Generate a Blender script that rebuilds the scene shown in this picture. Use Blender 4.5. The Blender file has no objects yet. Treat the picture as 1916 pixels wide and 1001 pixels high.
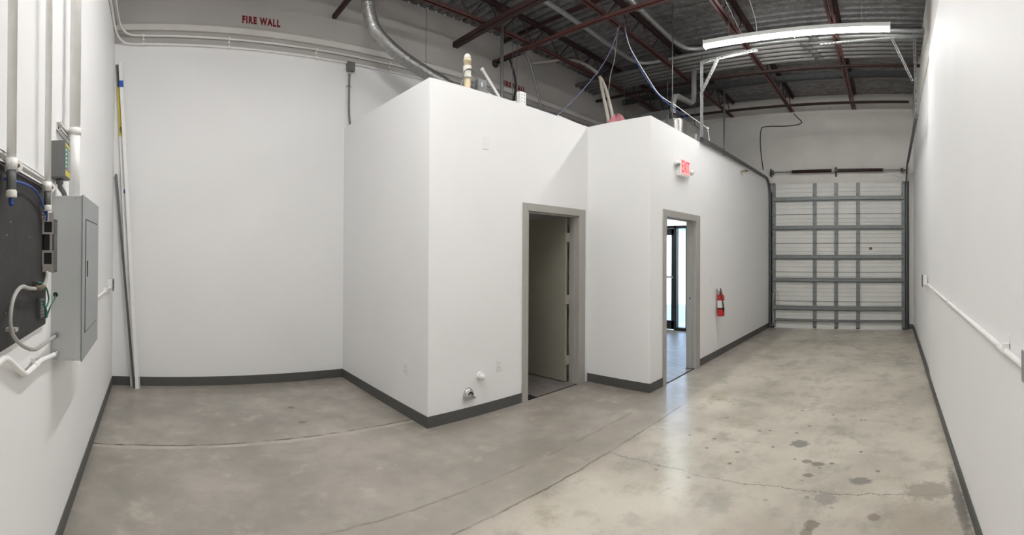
import bpy, bmesh, math, random
from mathutils import Vector, Matrix, Euler
from math import pi, cos, sin, atan2, sqrt, radians

random.seed(7)
SC = bpy.context.scene
COL = SC.collection
R = math.radians

# ------------------------------------------------------------------ camera, world, sun, exposure
EYE = 1.585                       # camera height above the slab
FOC, VPX, HOR = 874.4531, 1665.7429, 469.8592   # panorama: pixels per radian, hall vanishing column, horizon row (of 1916x1001)
TX, TY = -0.0088, -0.0014         # slight lean of the camera
cd = bpy.data.cameras.new('camera')
cd.type = 'PANO'
cd.panorama_type = 'CENTRAL_CYLINDRICAL'
cd.central_cylindrical_range_u_min = -958.0 / FOC
cd.central_cylindrical_range_u_max = 958.0 / FOC
cd.central_cylindrical_range_v_min = -(1001.0 - HOR) / FOC
cd.central_cylindrical_range_v_max = HOR / FOC
cd.central_cylindrical_radius = 1.0
cd.clip_start = 0.02
cam = bpy.data.objects.new('camera', cd)
COL.objects.link(cam)
heading = (VPX - 958.0) / FOC
fw = Vector((cos(heading), sin(heading), -TX * cos(heading) - TY * sin(heading))).normalized()
up = Vector((TX, TY, 1.0))
rt = fw.cross(up).normalized()
up = rt.cross(fw).normalized()
cam.matrix_world = Matrix(((rt.x, up.x, -fw.x, 0), (rt.y, up.y, -fw.y, 0), (rt.z, up.z, -fw.z, EYE), (0, 0, 0, 1)))
SC.camera = cam

world = bpy.data.worlds.new('world')
SC.world = world
world.use_nodes = True
wn = world.node_tree
sky = wn.nodes.new('ShaderNodeTexSky')
sky.sky_type = 'NISHITA'
sky.sun_disc = False
sky.sun_elevation = R(58)
sky.sun_rotation = R(100)
wn.links.new(sky.outputs[0], wn.nodes['Background'].inputs[0])
wn.nodes['Background'].inputs[1].default_value = 0.85

sd = bpy.data.lights.new('sun', 'SUN')
sd.energy = 15.0
sd.angle = R(0.5)
sd.color = (1.0, 0.95, 0.87)
sun = bpy.data.objects.new('sun', sd)
COL.objects.link(sun)
sun.rotation_euler = (0, R(-35), R(20))     # shines down and towards +X, from behind the building

SC.view_settings.view_transform = 'Standard'
SC.view_settings.look = 'None'
SC.view_settings.gamma = 1.0
SC.view_settings.exposure = 0.0
try:
    SC.view_settings.use_curve_mapping = False
except Exception:
    pass
TUBE = 27.0                        # strip-light emission, fitted per lamp to wall brightness: the one over mid-hall,
TUBE_NEAR = 130.0                  # the one by the electrical wall,
TUBE_FAR = 84.0                    # and the one in view

# ------------------------------------------------------------------ surveyed planes of the room (metres)
A = -0.511      # wall on the left (electrical panel)
B = 5.535       # fire wall
C = 2.344       # short side of the built-in rooms
D = 3.552       # wall with the first door
E = 4.691       # return between the two doors
F = 2.646       # wall with the exit sign
G = 10.049      # roll-up door wall
H = -0.486      # long wall on the right
BACK = -1.6     # wall behind the camera
ZT = 3.198      # top of the built-in rooms
DECK = 5.06     # underside of the roof deck
CHORD = 4.71    # underside of the joists


def sight(px, py, X=None, Y=None, Z=None):
    """Survey helper: where the line of sight through a photo point meets a plane of the room."""
    t = (VPX - px) / FOC
    z = (HOR - py) / FOC
    x, y = cos(t), sin(t)
    d = Vector((x + TX * z, y + TY * z, z - TX * x - TY * y))
    k = X / d.x if X is not None else (Y / d.y if Y is not None else (Z - EYE) / d.z)
    return Vector((d.x * k, d.y * k, d.z * k + EYE))


# ------------------------------------------------------------------ materials
def srgb(r, g, b):
    f = lambda c: (c / 255 / 12.92) if c <= 10.3 else ((c / 255 + 0.055) / 1.055) ** 2.4
    return (f(r), f(g), f(b), 1.0)


def mat(name, col, rough=0.6, metal=0.0, var=0.06, scale=8.0, bump=0.0, bscale=60.0, coat=0.0, spec=0.5):
    m = bpy.data.materials.new(name)
    m.use_nodes = True
    nt = m.node_tree
    b = nt.nodes['Principled BSDF']
    b.inputs['Roughness'].default_value = rough
    b.inputs['Metallic'].default_value = metal
    b.inputs['Coat Weight'].default_value = coat
    b.inputs['Specular IOR Level'].default_value = spec
    tc = nt.nodes.new('ShaderNodeNewGeometry')
    n = nt.nodes.new('ShaderNodeTexNoise')
    n.inputs['Scale'].default_value = scale
    n.inputs['Detail'].default_value = 4
    nt.links.new(tc.outputs['Position'], n.inputs['Vector'])
    rp = nt.nodes.new('ShaderNodeValToRGB')
    rp.color_ramp.elements[0].position = 0.3
    rp.color_ramp.elements[1].position = 0.7
    rp.color_ramp.elements[0].color = tuple(c * (1 - var) for c in col[:3]) + (1,)
    rp.color_ramp.elements[1].color = tuple(min(1, c * (1 + var)) for c in col[:3]) + (1,)
    nt.links.new(n.outputs['Fac'], rp.inputs['Fac'])
    nt.links.new(rp.outputs['Color'], b.inputs['Base Color'])
    if bump:
        n2 = nt.nodes.new('ShaderNodeTexNoise')
        n2.inputs['Scale'].default_value = bscale
        n2.inputs['Detail'].default_value = 3
        nt.links.new(tc.outputs['Position'], n2.inputs['Vector'])
        bp = nt.nodes.new('ShaderNodeBump')
        bp.inputs['Strength'].default_value = bump
        bp.inputs['Distance'].default_value = 0.01
        nt.links.new(n2.outputs['Fac'], bp.inputs['Height'])
        nt.links.new(bp.outputs['Normal'], b.inputs['Normal'])
    return m


def glow(name, col, strength):
    m = bpy.data.materials.new(name)
    m.use_nodes = True
    nt = m.node_tree
    b = nt.nodes['Principled BSDF']
    b.inputs['Base Color'].default_value = col
    b.inputs['Emission Color'].default_value = col
    b.inputs['Emission Strength'].default_value = strength
    return m


def glass_mat():
    m = bpy.data.materials.new('storefront_glass')
    m.use_nodes = True
    nt = m.node_tree
    nt.nodes.remove(nt.nodes['Principled BSDF'])
    out = nt.nodes['Material Output']
    t = nt.nodes.new('ShaderNodeBsdfTransparent')
    t.inputs[0].default_value = (0.86, 0.93, 0.98, 1)
    g = nt.nodes.new('ShaderNodeBsdfGlossy')
    g.inputs['Roughness'].default_value = 0.02
    fr = nt.nodes.new('ShaderNodeFresnel')
    fr.inputs[0].default_value = 1.45
    mx = nt.nodes.new('ShaderNodeMixShader')
    nt.links.new(fr.outputs[0], mx.inputs[0])
    nt.links.new(t.outputs[0], mx.inputs[1])
    nt.links.new(g.outputs[0], mx.inputs[2])
    nt.links.new(mx.outputs[0], out.inputs[0])
    return m


class NG:
    """small helper for writing node maths"""
    def __init__(s, nt): s.nt = nt
    def val(s, x, sock):
        if isinstance(x, (int, float)): sock.default_value = x
        else: s.nt.links.new(x, sock)
    def m(s, op, a, b=0.0, c=None, clamp=False):
        n = s.nt.nodes.new('ShaderNodeMath'); n.operation = op; n.use_clamp = clamp
        s.val(a, n.inputs[0]); s.val(b, n.inputs[1])
        if c is not None: s.val(c, n.inputs[2])
        return n.outputs[0]
    def ramp(s, x, lo, hi, a=0.0, b=1.0):
        n = s.nt.nodes.new('ShaderNodeMapRange'); n.interpolation_type = 'SMOOTHSTEP'
        s.val(x, n.inputs[0])
        for i, v in enumerate((lo, hi, a, b)): n.inputs[i + 1].default_value = v
        return n.outputs[0]
    def mix(s, f, a, b):
        n = s.nt.nodes.new('ShaderNodeMix'); n.data_type = 'RGBA'
        s.val(f, n.inputs[0])
        for v, k in ((a, 6), (b, 7)):
            if isinstance(v, tuple): n.inputs[k].default_value = v
            else: s.nt.links.new(v, n.inputs[k])
        return n.outputs[2]
    def noise(s, vec, scale, detail=4, rough=0.55):
        n = s.nt.nodes.new('ShaderNodeTexNoise')
        n.inputs['Scale'].default_value = scale; n.inputs['Detail'].default_value = detail
        n.inputs['Roughness'].default_value = rough
        s.nt.links.new(vec, n.inputs['Vector'])
        return n.outputs['Fac']


def concrete_floor():
    m = bpy.data.materials.new('sealed_concrete')
    m.use_nodes = True
    nt = m.node_tree
    b = nt.nodes['Principled BSDF']
    g = NG(nt)
    geo = nt.nodes.new('ShaderNodeNewGeometry')
    P = geo.outputs['Position']
    sep = nt.nodes.new('ShaderNodeSeparateXYZ')
    nt.links.new(P, sep.inputs[0])
    x, y = sep.outputs[0], sep.outputs[1]
    big = g.noise(P, 0.9, 5, 0.6)
    mid = g.noise(P, 3.0, 6, 0.65)
    fine = g.noise(P, 38, 3)
    hall = g.ramp(y, 2.25, 2.0)                                  # slab of the hall: lighter, yellower
    left = g.mix(g.ramp(big, 0.36, 0.66), srgb(143, 136, 127), srgb(168, 160, 150))
    right = g.mix(g.ramp(big, 0.36, 0.66), srgb(176, 168, 154), srgb(206, 199, 184))
    c = g.mix(hall, left, right)
    c = g.mix(g.m('MULTIPLY', g.ramp(mid, 0.50, 0.66), 0.42), c, srgb(136, 136, 127))
    c = g.mix(g.m('MULTIPLY', g.ramp(mid, 0.46, 0.28), 0.45), c, srgb(196, 187, 174))
    c = g.mix(g.m('MULTIPLY', g.ramp(fine, 0.55, 0.75), 0.12), c, srgb(120, 116, 108))
    # olive traffic stains in the hall
    sm = g.noise(P, 1.7, 5, 0.7)
    c = g.mix(g.m('MULTIPLY', g.m('MULTIPLY', g.ramp(sm, 0.54, 0.70), hall), 0.55), c, srgb(150, 142, 118))
    # trowelled strip between the two pours
    strip = g.m('MULTIPLY', g.ramp(y, 2.12, 2.16), g.ramp(y, 2.52, 2.44))
    c = g.mix(g.m('MULTIPLY', strip, 0.35), c, srgb(158, 149, 136))
    wob = g.m('MULTIPLY', g.m('SUBTRACT', g.noise(P, 2.2, 6, 0.75), 0.5), 0.22)
    wob2 = g.m('MULTIPLY', g.m('SUBTRACT', g.noise(P, 5.0, 4, 0.7), 0.5), 0.05)
    brk = g.noise(P, 4.0, 3)

    def line(c, co, at, w, w_amp, dark, cond=None, broken=0.0):
        d = g.m('ABSOLUTE', g.m('SUBTRACT', g.m('ADD', co, w_amp), at))
        f = g.ramp(d, w, w * 0.3)
        if broken: f = g.m('MULTIPLY', f, g.ramp(brk, 0.5 - broken, 0.5 + broken * 0.4))
        for q in cond or (): f = g.m('MULTIPLY', f, q)
        return g.mix(f, c, dark)
    west = g.ramp(x, 2.4, 2.3)
    c = line(c, y, 3.79, 0.045, wob2, srgb(180, 172, 160), (west,), 0.3)            # pale filler beside it
    c = line(c, y, 3.825, 0.018, wob2, srgb(84, 78, 70), (west,), 0.18)            # joint by the fire wall
    c = line(c, y, 2.13, 0.013, wob2, srgb(112, 104, 95), (g.ramp(x, 4.6, 4.3),), 0.30)
    c = line(c, y, 2.47, 0.014, wob2, srgb(136, 128, 116), (g.ramp(x, 4.3, 4.1),), 0.12)
    c = line(c, x, 3.105, 0.0075, wob, srgb(112, 104, 94), (g.ramp(y, 2.14, 2.10),), 0.40)   # wandering crack
    c = line(c, x, 7.1, 0.010, wob, srgb(126, 120, 108), (g.ramp(y, 2.6, 2.5),), 0.2)
    # scaled and patched spots
    def spot(c, sx, sy, rx, ry, col, amt=0.9, edge=0.25):
        dx = g.m('DIVIDE', g.m('SUBTRACT', x, sx), rx)
        dy = g.m('DIVIDE', g.m('SUBTRACT', y, sy), ry)
        r = g.m('SQRT', g.m('ADD', g.m('MULTIPLY', dx, dx), g.m('MULTIPLY', dy, dy)))
        r = g.m('ADD', r, g.m('MULTIPLY', g.m('SUBTRACT', g.noise(P, 22, 4, 0.7), 0.5), 1.5))
        return g.mix(g.m('MULTIPLY', g.ramp(r, 1.0 + edge, 1.0 - edge), amt), c, col)
    pg = srgb(128, 124, 118)
    c = spot(c, 3.87, 0.76, 0.075, 0.075, pg)
    c = spot(c, 3.29, 0.21, 0.05, 0.08, pg)
    c = spot(c, 3.03, 0.42, 0.075, 0.07, srgb(148, 143, 136))
    c = spot(c, 3.52, 0.55, 0.035, 0.05, srgb(128, 118, 106))
    c = spot(c, 3.55, 0.64, 0.035, 0.04, srgb(132, 122, 110))
    c = spot(c, 3.33, 0.59, 0.03, 0.04, srgb(128, 120, 110))
    c = spot(c, 2.72, 0.46, 0.05, 0.045, srgb(118, 108, 96), 0.8)
    c = spot(c, 2.64, 0.48, 0.05, 0.035, srgb(122, 112, 100), 0.7)
    c = spot(c, 2.84, 0.10, 0.04, 0.04, srgb(120, 108, 92), 0.7)
    c = spot(c, 3.00, -0.44, 0.42, 0.035, srgb(112, 108, 102), 0.9, 0.4)
    c = spot(c, 3.15, -0.25, 0.12, 0.16, srgb(150, 142, 128), 0.8)
    c = spot(c, 2.80, -0.15, 0.25, 0.20, srgb(158, 148, 132), 0.6, 0.5)
    c = spot(c, 1.38, 4.60, 0.035, 0.035, srgb(110, 100, 88), 0.8)
    c = spot(c, 1.36, 4.17, 0.035, 0.03, srgb(110, 100, 88), 0.8)
    # pinholes and pits, thickest in the hall
    vo = nt.nodes.new('ShaderNodeTexVoronoi')
    vo.inputs['Scale'].default_value = 9.5
    nt.links.new(P, vo.inputs['Vector'])
    vs = nt.nodes.new('ShaderNodeSeparateColor')
    nt.links.new(vo.outputs['Color'], vs.inputs[0])
    dist = g.m('ADD', vo.outputs['Distance'], g.m('MULTIPLY', g.m('SUBTRACT', g.noise(P, 60, 2), 0.5), 0.16))
    zone = g.m('MULTIPLY', g.m('MULTIPLY', g.ramp(x, 2.6, 3.3), g.ramp(x, 5.6, 4.3)), g.m('MULTIPLY', g.ramp(y, 2.0, 1.7), g.ramp(y, -0.3, 0.1)))
    pit = g.m('MULTIPLY', g.ramp(dist, 0.20, 0.13), g.m('MULTIPLY', g.m('GREATER_THAN', vs.outputs[0], 0.66), zone))
    c = g.mix(g.m('MULTIPLY', pit, 0.8), c, srgb(112, 104, 94))
    nt.links.new(c, b.inputs['Base Color'])
    rr = g.ramp(mid, 0.3, 0.7, 0.42, 0.60)
    nt.links.new(rr, b.inputs['Roughness'])
    b.inputs['Coat Weight'].default_value = 0.5
    b.inputs['Coat Roughness'].default_value = 0.22
    bp = nt.nodes.new('ShaderNodeBump')
    bp.inputs['Strength'].default_value = 0.10
    bp.inputs['Distance'].default_value = 0.006
    nt.links.new(g.noise(P, 90, 4), bp.inputs['Height'])
    nt.links.new(bp.outputs['Normal'], b.inputs['Normal'])
    return m


def deck_mat():
    m = bpy.data.materials.new('galvanised_deck')
    m.use_nodes = True
    nt = m.node_tree
    b = nt.nodes['Principled BSDF']
    g = NG(nt)
    geo = nt.nodes.new('ShaderNodeNewGeometry')
    P = geo.outputs['Position']
    mp = nt.nodes.new('ShaderNodeMapping')
    mp.inputs['Scale'].default_value = (3.0, 1.0, 1.0)
    nt.links.new(P, mp.inputs[0])
    n1 = g.noise(mp.outputs[0], 7, 6, 0.75)
    n2 = g.noise(P, 1.2, 4)
    n3 = g.noise(mp.outputs[0], 26, 3, 0.6)
    c = g.mix(g.ramp(n1, 0.35, 0.65), srgb(104, 103, 104), srgb(142, 141, 141))
    c = g.mix(g.m('MULTIPLY', g.ramp(n2, 0.5, 0.7), 0.4), c, srgb(84, 83, 85))
    c = g.mix(g.m('MULTIPLY', g.ramp(n3, 0.64, 0.72), 0.7), c, srgb(196, 194, 190))
    nt.links.new(c, b.inputs['Base Color'])
    b.inputs['Roughness'].default_value = 0.5
    b.inputs['Metallic'].default_value = 0.35
    return m


def wood_mat():
    m = bpy.data.materials.new('grey_wood_plank')
    m.use_nodes = True
    nt = m.node_tree
    b = nt.nodes['Principled BSDF']
    g = NG(nt)
    geo = nt.nodes.new('ShaderNodeNewGeometry')
    oi = nt.nodes.new('ShaderNodeObjectInfo')
    mp = nt.nodes.new('ShaderNodeMapping')
    mp.inputs['Scale'].default_value = (14.0, 1.2, 1.0)
    nt.links.new(geo.outputs['Position'], mp.inputs[0])
    n = g.noise(mp.outputs[0], 3, 5, 0.6)
    c = g.mix(g.ramp(n, 0.3, 0.7), srgb(104, 99, 96), srgb(150, 144, 140))
    c = g.mix(g.m('MULTIPLY', oi.outputs['Random'], 0.5), c, srgb(120, 112, 106))
    nt.links.new(c, b.inputs['Base Color'])
    b.inputs['Roughness'].default_value = 0.38
    return m


def spring_mat():
    return mat('oiled_spring_steel', srgb(58, 36, 32), 0.5, 0.5, 0.25, 30)


M = {}
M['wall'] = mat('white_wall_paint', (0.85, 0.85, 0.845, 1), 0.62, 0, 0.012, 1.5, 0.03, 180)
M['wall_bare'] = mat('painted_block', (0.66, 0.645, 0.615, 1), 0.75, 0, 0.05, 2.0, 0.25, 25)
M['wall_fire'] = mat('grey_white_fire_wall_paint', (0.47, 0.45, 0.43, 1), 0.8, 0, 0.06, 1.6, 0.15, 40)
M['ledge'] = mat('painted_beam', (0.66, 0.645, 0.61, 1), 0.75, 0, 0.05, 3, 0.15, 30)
_nt = M['wall_bare'].node_tree
_g = NG(_nt)
_geo = _nt.nodes.new('ShaderNodeNewGeometry')
_vo = _nt.nodes.new('ShaderNodeTexVoronoi'); _vo.inputs['Scale'].default_value = 4.0
_nt.links.new(_geo.outputs['Position'], _vo.inputs['Vector'])
_vc = _nt.nodes.new('ShaderNodeSeparateColor'); _nt.links.new(_vo.outputs['Color'], _vc.inputs[0])
_sp = _g.m('MULTIPLY', _g.ramp(_g.m('ADD', _vo.outputs['Distance'], _g.m('MULTIPLY', _g.noise(_geo.outputs['Position'], 40, 3), 0.10)), 0.14, 0.09), _g.m('GREATER_THAN', _vc.outputs[0], 0.45))
_b = _nt.nodes['Principled BSDF']
_src = _b.inputs['Base Color'].links[0].from_socket
_mx = _g.mix(_g.m('MULTIPLY', _sp, 0.7), _src, srgb(96, 88, 78))
_nt.links.new(_mx, _b.inputs['Base Color'])
M['floor'] = concrete_floor()
M['deck'] = deck_mat()
M['base'] = mat('charcoal_cove_base', srgb(82, 82, 80), 0.5, 0, 0.04, 6)
M['frame'] = mat('grey_door_frame_paint', srgb(166, 163, 157), 0.45, 0, 0.02, 5)
M['slab'] = mat('grey_door_paint', srgb(150, 147, 134), 0.5, 0, 0.03, 4)
M['white'] = mat('white_plastic', (0.82, 0.82, 0.80, 1), 0.4, 0, 0.02, 10)
M['conduit_white'] = mat('white_painted_conduit', (0.85, 0.845, 0.82, 1), 0.5, 0, 0.04, 14)
M['dark'] = mat('dark_slot', srgb(34, 33, 32), 0.7, 0, 0.1, 20)
M['red'] = mat('red_oxide_steel', srgb(94, 60, 56), 0.6, 0, 0.18, 6)
M['darkred'] = mat('dark_oxide_steel', srgb(64, 46, 44), 0.65, 0, 0.2, 6)
M['galv'] = mat('galvanised_steel', srgb(176, 178, 178), 0.42, 0.75, 0.10, 18)
M['galv_dark'] = mat('dull_galvanised_steel', srgb(124, 126, 126), 0.5, 0.5, 0.12, 18)
M['rack'] = mat('weathered_conduit', srgb(150, 149, 147), 0.5, 0.35, 0.10, 14)
M['bracket'] = mat('grey_bracket_plastic', srgb(172, 166, 160), 0.5, 0, 0.04, 14)
M['slotted'] = mat('grey_slotted_steel', srgb(132, 134, 134), 0.55, 0.3, 0.08, 14)
M['strut'] = mat('grey_door_steel', srgb(128, 132, 132), 0.5, 0.35, 0.10, 12)
M['track'] = mat('dark_track_steel', srgb(92, 94, 96), 0.5, 0.6, 0.15, 14)
M['panelw'] = mat('white_door_skin', (0.70, 0.70, 0.67, 1), 0.5, 0, 0.04, 3)
M['ebox'] = mat('grey_panel_enamel', srgb(186, 188, 187), 0.45, 0.1, 0.02, 5)
M['edoor'] = mat('grey_panel_cover', srgb(146, 150, 151), 0.4, 0.1, 0.02, 5)
M['board'] = mat('black_painted_plywood', srgb(52, 51, 51), 0.7, 0, 0.16, 14, 0.15, 50)
M['blue'] = mat('blue_cable_jacket', srgb(44, 78, 152), 0.5, 0, 0.05, 9)
M['bluegrey'] = mat('pale_blue_cable_jacket', srgb(120, 126, 158), 0.5, 0, 0.05, 9)
M['tape'] = mat('blue_painter_tape', srgb(34, 88, 180), 0.6, 0, 0.05, 9)
M['green'] = mat('green_wire_jacket', srgb(40, 108, 84), 0.5, 0, 0.08, 9)
M['greyflex'] = mat('grey_flex_jacket', srgb(168, 166, 160), 0.5, 0, 0.06, 30)
M['brass'] = mat('worn_brass', srgb(150, 126, 92), 0.4, 0.7, 0.15, 30)
M['brown'] = mat('brown_connector', srgb(112, 98, 82), 0.5, 0.4, 0.1, 30)
M['meter'] = mat('dark_grey_enclosure', srgb(112, 113, 112), 0.5, 0, 0.03, 8)
M['yellow'] = mat('yellow_label', srgb(206, 188, 70), 0.5, 0, 0.04, 12)
M['foil'] = mat('crinkled_foil', srgb(176, 175, 172), 0.32, 0.85, 0.15, 20, 0.35, 45)
M['pvc'] = mat('aged_pvc', srgb(222, 206, 172), 0.45, 0, 0.08, 12)
M['pvcw'] = mat('white_pvc', srgb(232, 228, 218), 0.4, 0, 0.02, 12)
M['pink'] = mat('pink_insulation', srgb(206, 140, 146), 0.95, 0, 0.15, 18, 0.6, 30)
M['beige'] = mat('beige_line_set_wrap', srgb(190, 184, 172), 0.6, 0, 0.06, 14)
M['black'] = mat('black_rubber', srgb(30, 30, 31), 0.5, 0, 0.1, 12)
M['extred'] = mat('red_enamel', srgb(186, 26, 34), 0.25, 0, 0.04, 6, 0, 60, 0.5)
M['label'] = mat('printed_white_label', srgb(226, 224, 220), 0.5, 0, 0.03, 40)
M['chrome'] = mat('chrome', srgb(190, 190, 190), 0.22, 0.95, 0.04, 10)
M['storefront'] = mat('black_anodised_aluminium', srgb(36, 37, 40), 0.4, 0.4, 0.05, 10)
M['glass'] = glass_mat()
M['plank'] = wood_mat()
M['stencil'] = mat('red_stencil_paint', srgb(118, 16, 22), 0.7, 0, 0.12, 40)
M['asphalt'] = mat('sunlit_paving', srgb(188, 186, 182), 0.8, 0, 0.06, 2)
M['render'] = mat('white_render', srgb(230, 230, 226), 0.8, 0, 0.03, 1)
M['bluepaint'] = mat('pale_blue_paint', srgb(176, 208, 226), 0.7, 0, 0.03, 1)
M['lens'] = glow('lit_lens', (1.0, 0.985, 0.96, 1), TUBE)
M['lens_near'] = glow('lit_lens_near', (1.0, 0.985, 0.97, 1), TUBE_NEAR)  # strength fitted to the brightness of the walls around it
M['lens_far'] = glow('lit_lens_far', (1.0, 0.985, 0.97, 1), TUBE_FAR)  # strength likewise fitted to the surrounding brightness
M['exitred'] = glow('lit_exit_letters', (1.0, 0.03, 0.05, 1), 0.9)
M['exitface'] = glow('glowing_exit_face', (1.0, 0.50, 0.50, 1), 0.25)
M['led'] = glow('green_led', (0.15, 1.0, 0.5, 1), 1.2)
M['warm'] = glow('warm_lens', (1.0, 0.90, 0.66, 1), 3.2)
M['office'] = glow('office_panel_lens', (0.95, 1.0, 0.90, 1), 22.0)
M['spring'] = spring_mat()

# ------------------------------------------------------------------ mesh helpers
OFF = {}


class MB:
    def __init__(s):
        s.v, s.f, s.sm = [], [], []

    def add(s, vs, fs, smooth=False, mx=None):
        o = len(s.v)
        s.v += [(mx @ Vector(q)) if mx else Vector(q) for q in vs]
        s.f += [tuple(i + o for i in q) for q in fs]
        s.sm += [smooth] * len(fs) if not isinstance(smooth, list) else smooth
        return s

    def box(s, x0, x1, y0, y1, z0, z1, mx=None):
        x0, x1 = sorted((x0, x1)); y0, y1 = sorted((y0, y1)); z0, z1 = sorted((z0, z1))
        vs = [(x, y, z) for z in (z0, z1) for y in (y0, y1) for x in (x0, x1)]
        return s.add(vs, [(0, 2, 3, 1), (4, 5, 7, 6), (0, 1, 5, 4), (2, 6, 7, 3), (0, 4, 6, 2), (1, 3, 7, 5)], mx=mx)

    def tube(s, pts, r, n=12, cap=True):
        """a round bar along a path; r is a number or one number per point"""
        pts = [Vector(p) for p in pts]
        rs = r if isinstance(r, (list, tuple)) else [r] * len(pts)
        tans = []
        for i in range(len(pts)):
            a = pts[max(i - 1, 0)]; b = pts[min(i + 1, len(pts) - 1)]
            tans.append((b - a).normalized())
        t = tans[0]
        u = t.cross(Vector((0, 0, 1)))
        if u.length < 1e-3: u = t.cross(Vector((1, 0, 0)))
        u.normalize()
        vs, fs, sm = [], [], []
        for i, p in enumerate(pts):
            if i:
                q = tans[i - 1].rotation_difference(tans[i])
                u = q @ u
            w = tans[i].cross(u).normalized()
            for k in range(n):
                a = 2 * pi * k / n
                vs.append(p + (u * cos(a) + w * sin(a)) * rs[i])
        for i in range(len(pts) - 1):
            for k in range(n):
                k2 = (k + 1) % n
                fs.append((i * n + k, i * n + k2, (i + 1) * n + k2, (i + 1) * n + k)); sm.append(True)
        if cap:
            fs.append(tuple(range(n - 1, -1, -1))); sm.append(False)
            fs.append(tuple(range((len(pts) - 1) * n, len(pts) * n))); sm.append(False)
        return s.add(vs, fs, sm)

    def cyl(s, a, b, r, r2=None, n=20):
        return s.tube([a, b], [r, r2 if r2 is not None else r], n)

    def lathe(s, prof, origin, axis=(0, 0, 1), n=24):
        """prof: (radius, height along axis)"""
        ax = Vector(axis).normalized(); o = Vector(origin)
        u = ax.cross(Vector((0, 0, 1)))
        if u.length < 1e-3: u = Vector((1, 0, 0))
        u.normalize(); w = ax.cross(u)
        vs, fs, sm = [], [], []
        for r, h in prof:
            for k in range(n):
                a = 2 * pi * k / n
                vs.append(o + ax * h + (u * cos(a) + w * sin(a)) * max(r, 1e-5))
        for i in range(len(prof) - 1):
            for k in range(n):
                k2 = (k + 1) % n
                fs.append((i * n + k, i * n + k2, (i + 1) * n + k2, (i + 1) * n + k)); sm.append(True)
        fs.append(tuple(range(n - 1, -1, -1))); sm.append(False)
        fs.append(tuple(range((len(prof) - 1) * n, len(prof) * n))); sm.append(False)
        return s.add(vs, fs, sm)

    def prism(s, poly, a, b, axis='Y'):
        """polygon in the two other axes, extruded from a to b along axis"""
        def pt(p, t):
            return {'X': (t, p[0], p[1]), 'Y': (p[0], t, p[1]), 'Z': (p[0], p[1], t)}[axis]
        n = len(poly)
        vs = [pt(p, a) for p in poly] + [pt(p, b) for p in poly]
        fs = [tuple(range(n)), tuple(range(2 * n - 1, n - 1, -1))]
        fs += [(i, i + n, (i + 1) % n + n, (i + 1) % n) for i in range(n)]
        return s.add(vs, fs)

    def obar(s, a, b, w, h, upv=(0, 0, 1)):
        """a rectangular bar from a to b, w across and h in the up direction"""
        a, b = Vector(a), Vector(b)
        t = (b - a); L = t.length; t.normalize()
        u = Vector(upv); sd_ = t.cross(u).normalized(); u = sd_.cross(t).normalized()
        mx = Matrix(((t.x, sd_.x, u.x, a.x), (t.y, sd_.y, u.y, a.y), (t.z, sd_.z, u.z, a.z), (0, 0, 0, 1)))
        return s.box(0, L, -w / 2, w / 2, -h / 2, h / 2, mx=mx)

    def build(s, name, m, parent=None, bevel=0.0, kind=None, loc=None, label=None):
        """links everything collected as ONE mesh object; coordinates are the room's"""
        base = OFF.get(parent.name, Vector((0, 0, 0))) if parent else Vector((0, 0, 0))
        at = Vector(loc) if loc is not None else (base if parent else Vector((0, 0, 0)))
        me = bpy.data.meshes.new(name)
        me.from_pydata([tuple(q - at) for q in s.v], [], s.f)
        me.materials.append(m if not isinstance(m, str) else M[m])
        me.update()
        bm = bmesh.new(); bm.from_mesh(me)
        bmesh.ops.recalc_face_normals(bm, faces=bm.faces)
        bm.to_mesh(me); bm.free()
        me.polygons.foreach_set('use_smooth', s.sm)
        o = bpy.data.objects.new(name, me)
        COL.objects.link(o)
        if parent:
            o.parent = parent
            o.location = at - base
        else:
            o.location = at
        OFF[o.name] = at
        if bevel:
            bv = o.modifiers.new('bevel', 'BEVEL')
            bv.width = bevel; bv.segments = 2; bv.limit_method = 'ANGLE'; bv.angle_limit = R(40)
        if kind: o['kind'] = kind
        if label: o['label'] = label
        return o


def tag(o, label, cat, group=None):
    o['label'] = label
    o['category'] = cat
    if group: o['group'] = group
    return o


def thing(name, label, cat, loc=(0, 0, 0), group=None):
    o = bpy.data.objects.new(name, None)
    o.empty_display_size = 0.05
    o.location = loc
    COL.objects.link(o)
    OFF[o.name] = Vector(loc)
    return tag(o, label, cat, group)


def copy_tree(o, loc, label=None):
    c = o.copy(); COL.objects.link(c); c.location = loc
    OFF[c.name] = Vector(loc)
    if label: c['label'] = label
    for ch in [k for k in COL.objects if k.parent == o]:
        d = ch.copy(); COL.objects.link(d); d.parent = c
        for g in [k for k in COL.objects if k.parent == ch]:
            e = g.copy(); COL.objects.link(e); e.parent = d
    return c


def again(o, dv, parent=None):
    """one more copy of a part, moved by dv, sharing its mesh"""
    c = o.copy(); COL.objects.link(c)
    c.location = o.location + Vector(dv)
    if parent: c.parent = parent
    return c


def curve(pts, n=8):
    """smooth path through points (Catmull-Rom)"""
    p = [Vector(q) for q in pts]
    p = [p[0] * 2 - p[1]] + p + [p[-1] * 2 - p[-2]]
    out = []
    for i in range(1, len(p) - 2):
        for k in range(n):
            t = k / n
            out.append(0.5 * ((2 * p[i]) + (-p[i - 1] + p[i + 1]) * t + (2 * p[i - 1] - 5 * p[i] + 4 * p[i + 1] - p[i + 2]) * t * t + (-p[i - 1] + 3 * p[i] - 3 * p[i + 1] + p[i + 2]) * t ** 3))
    out.append(p[-2])
    return out


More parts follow.
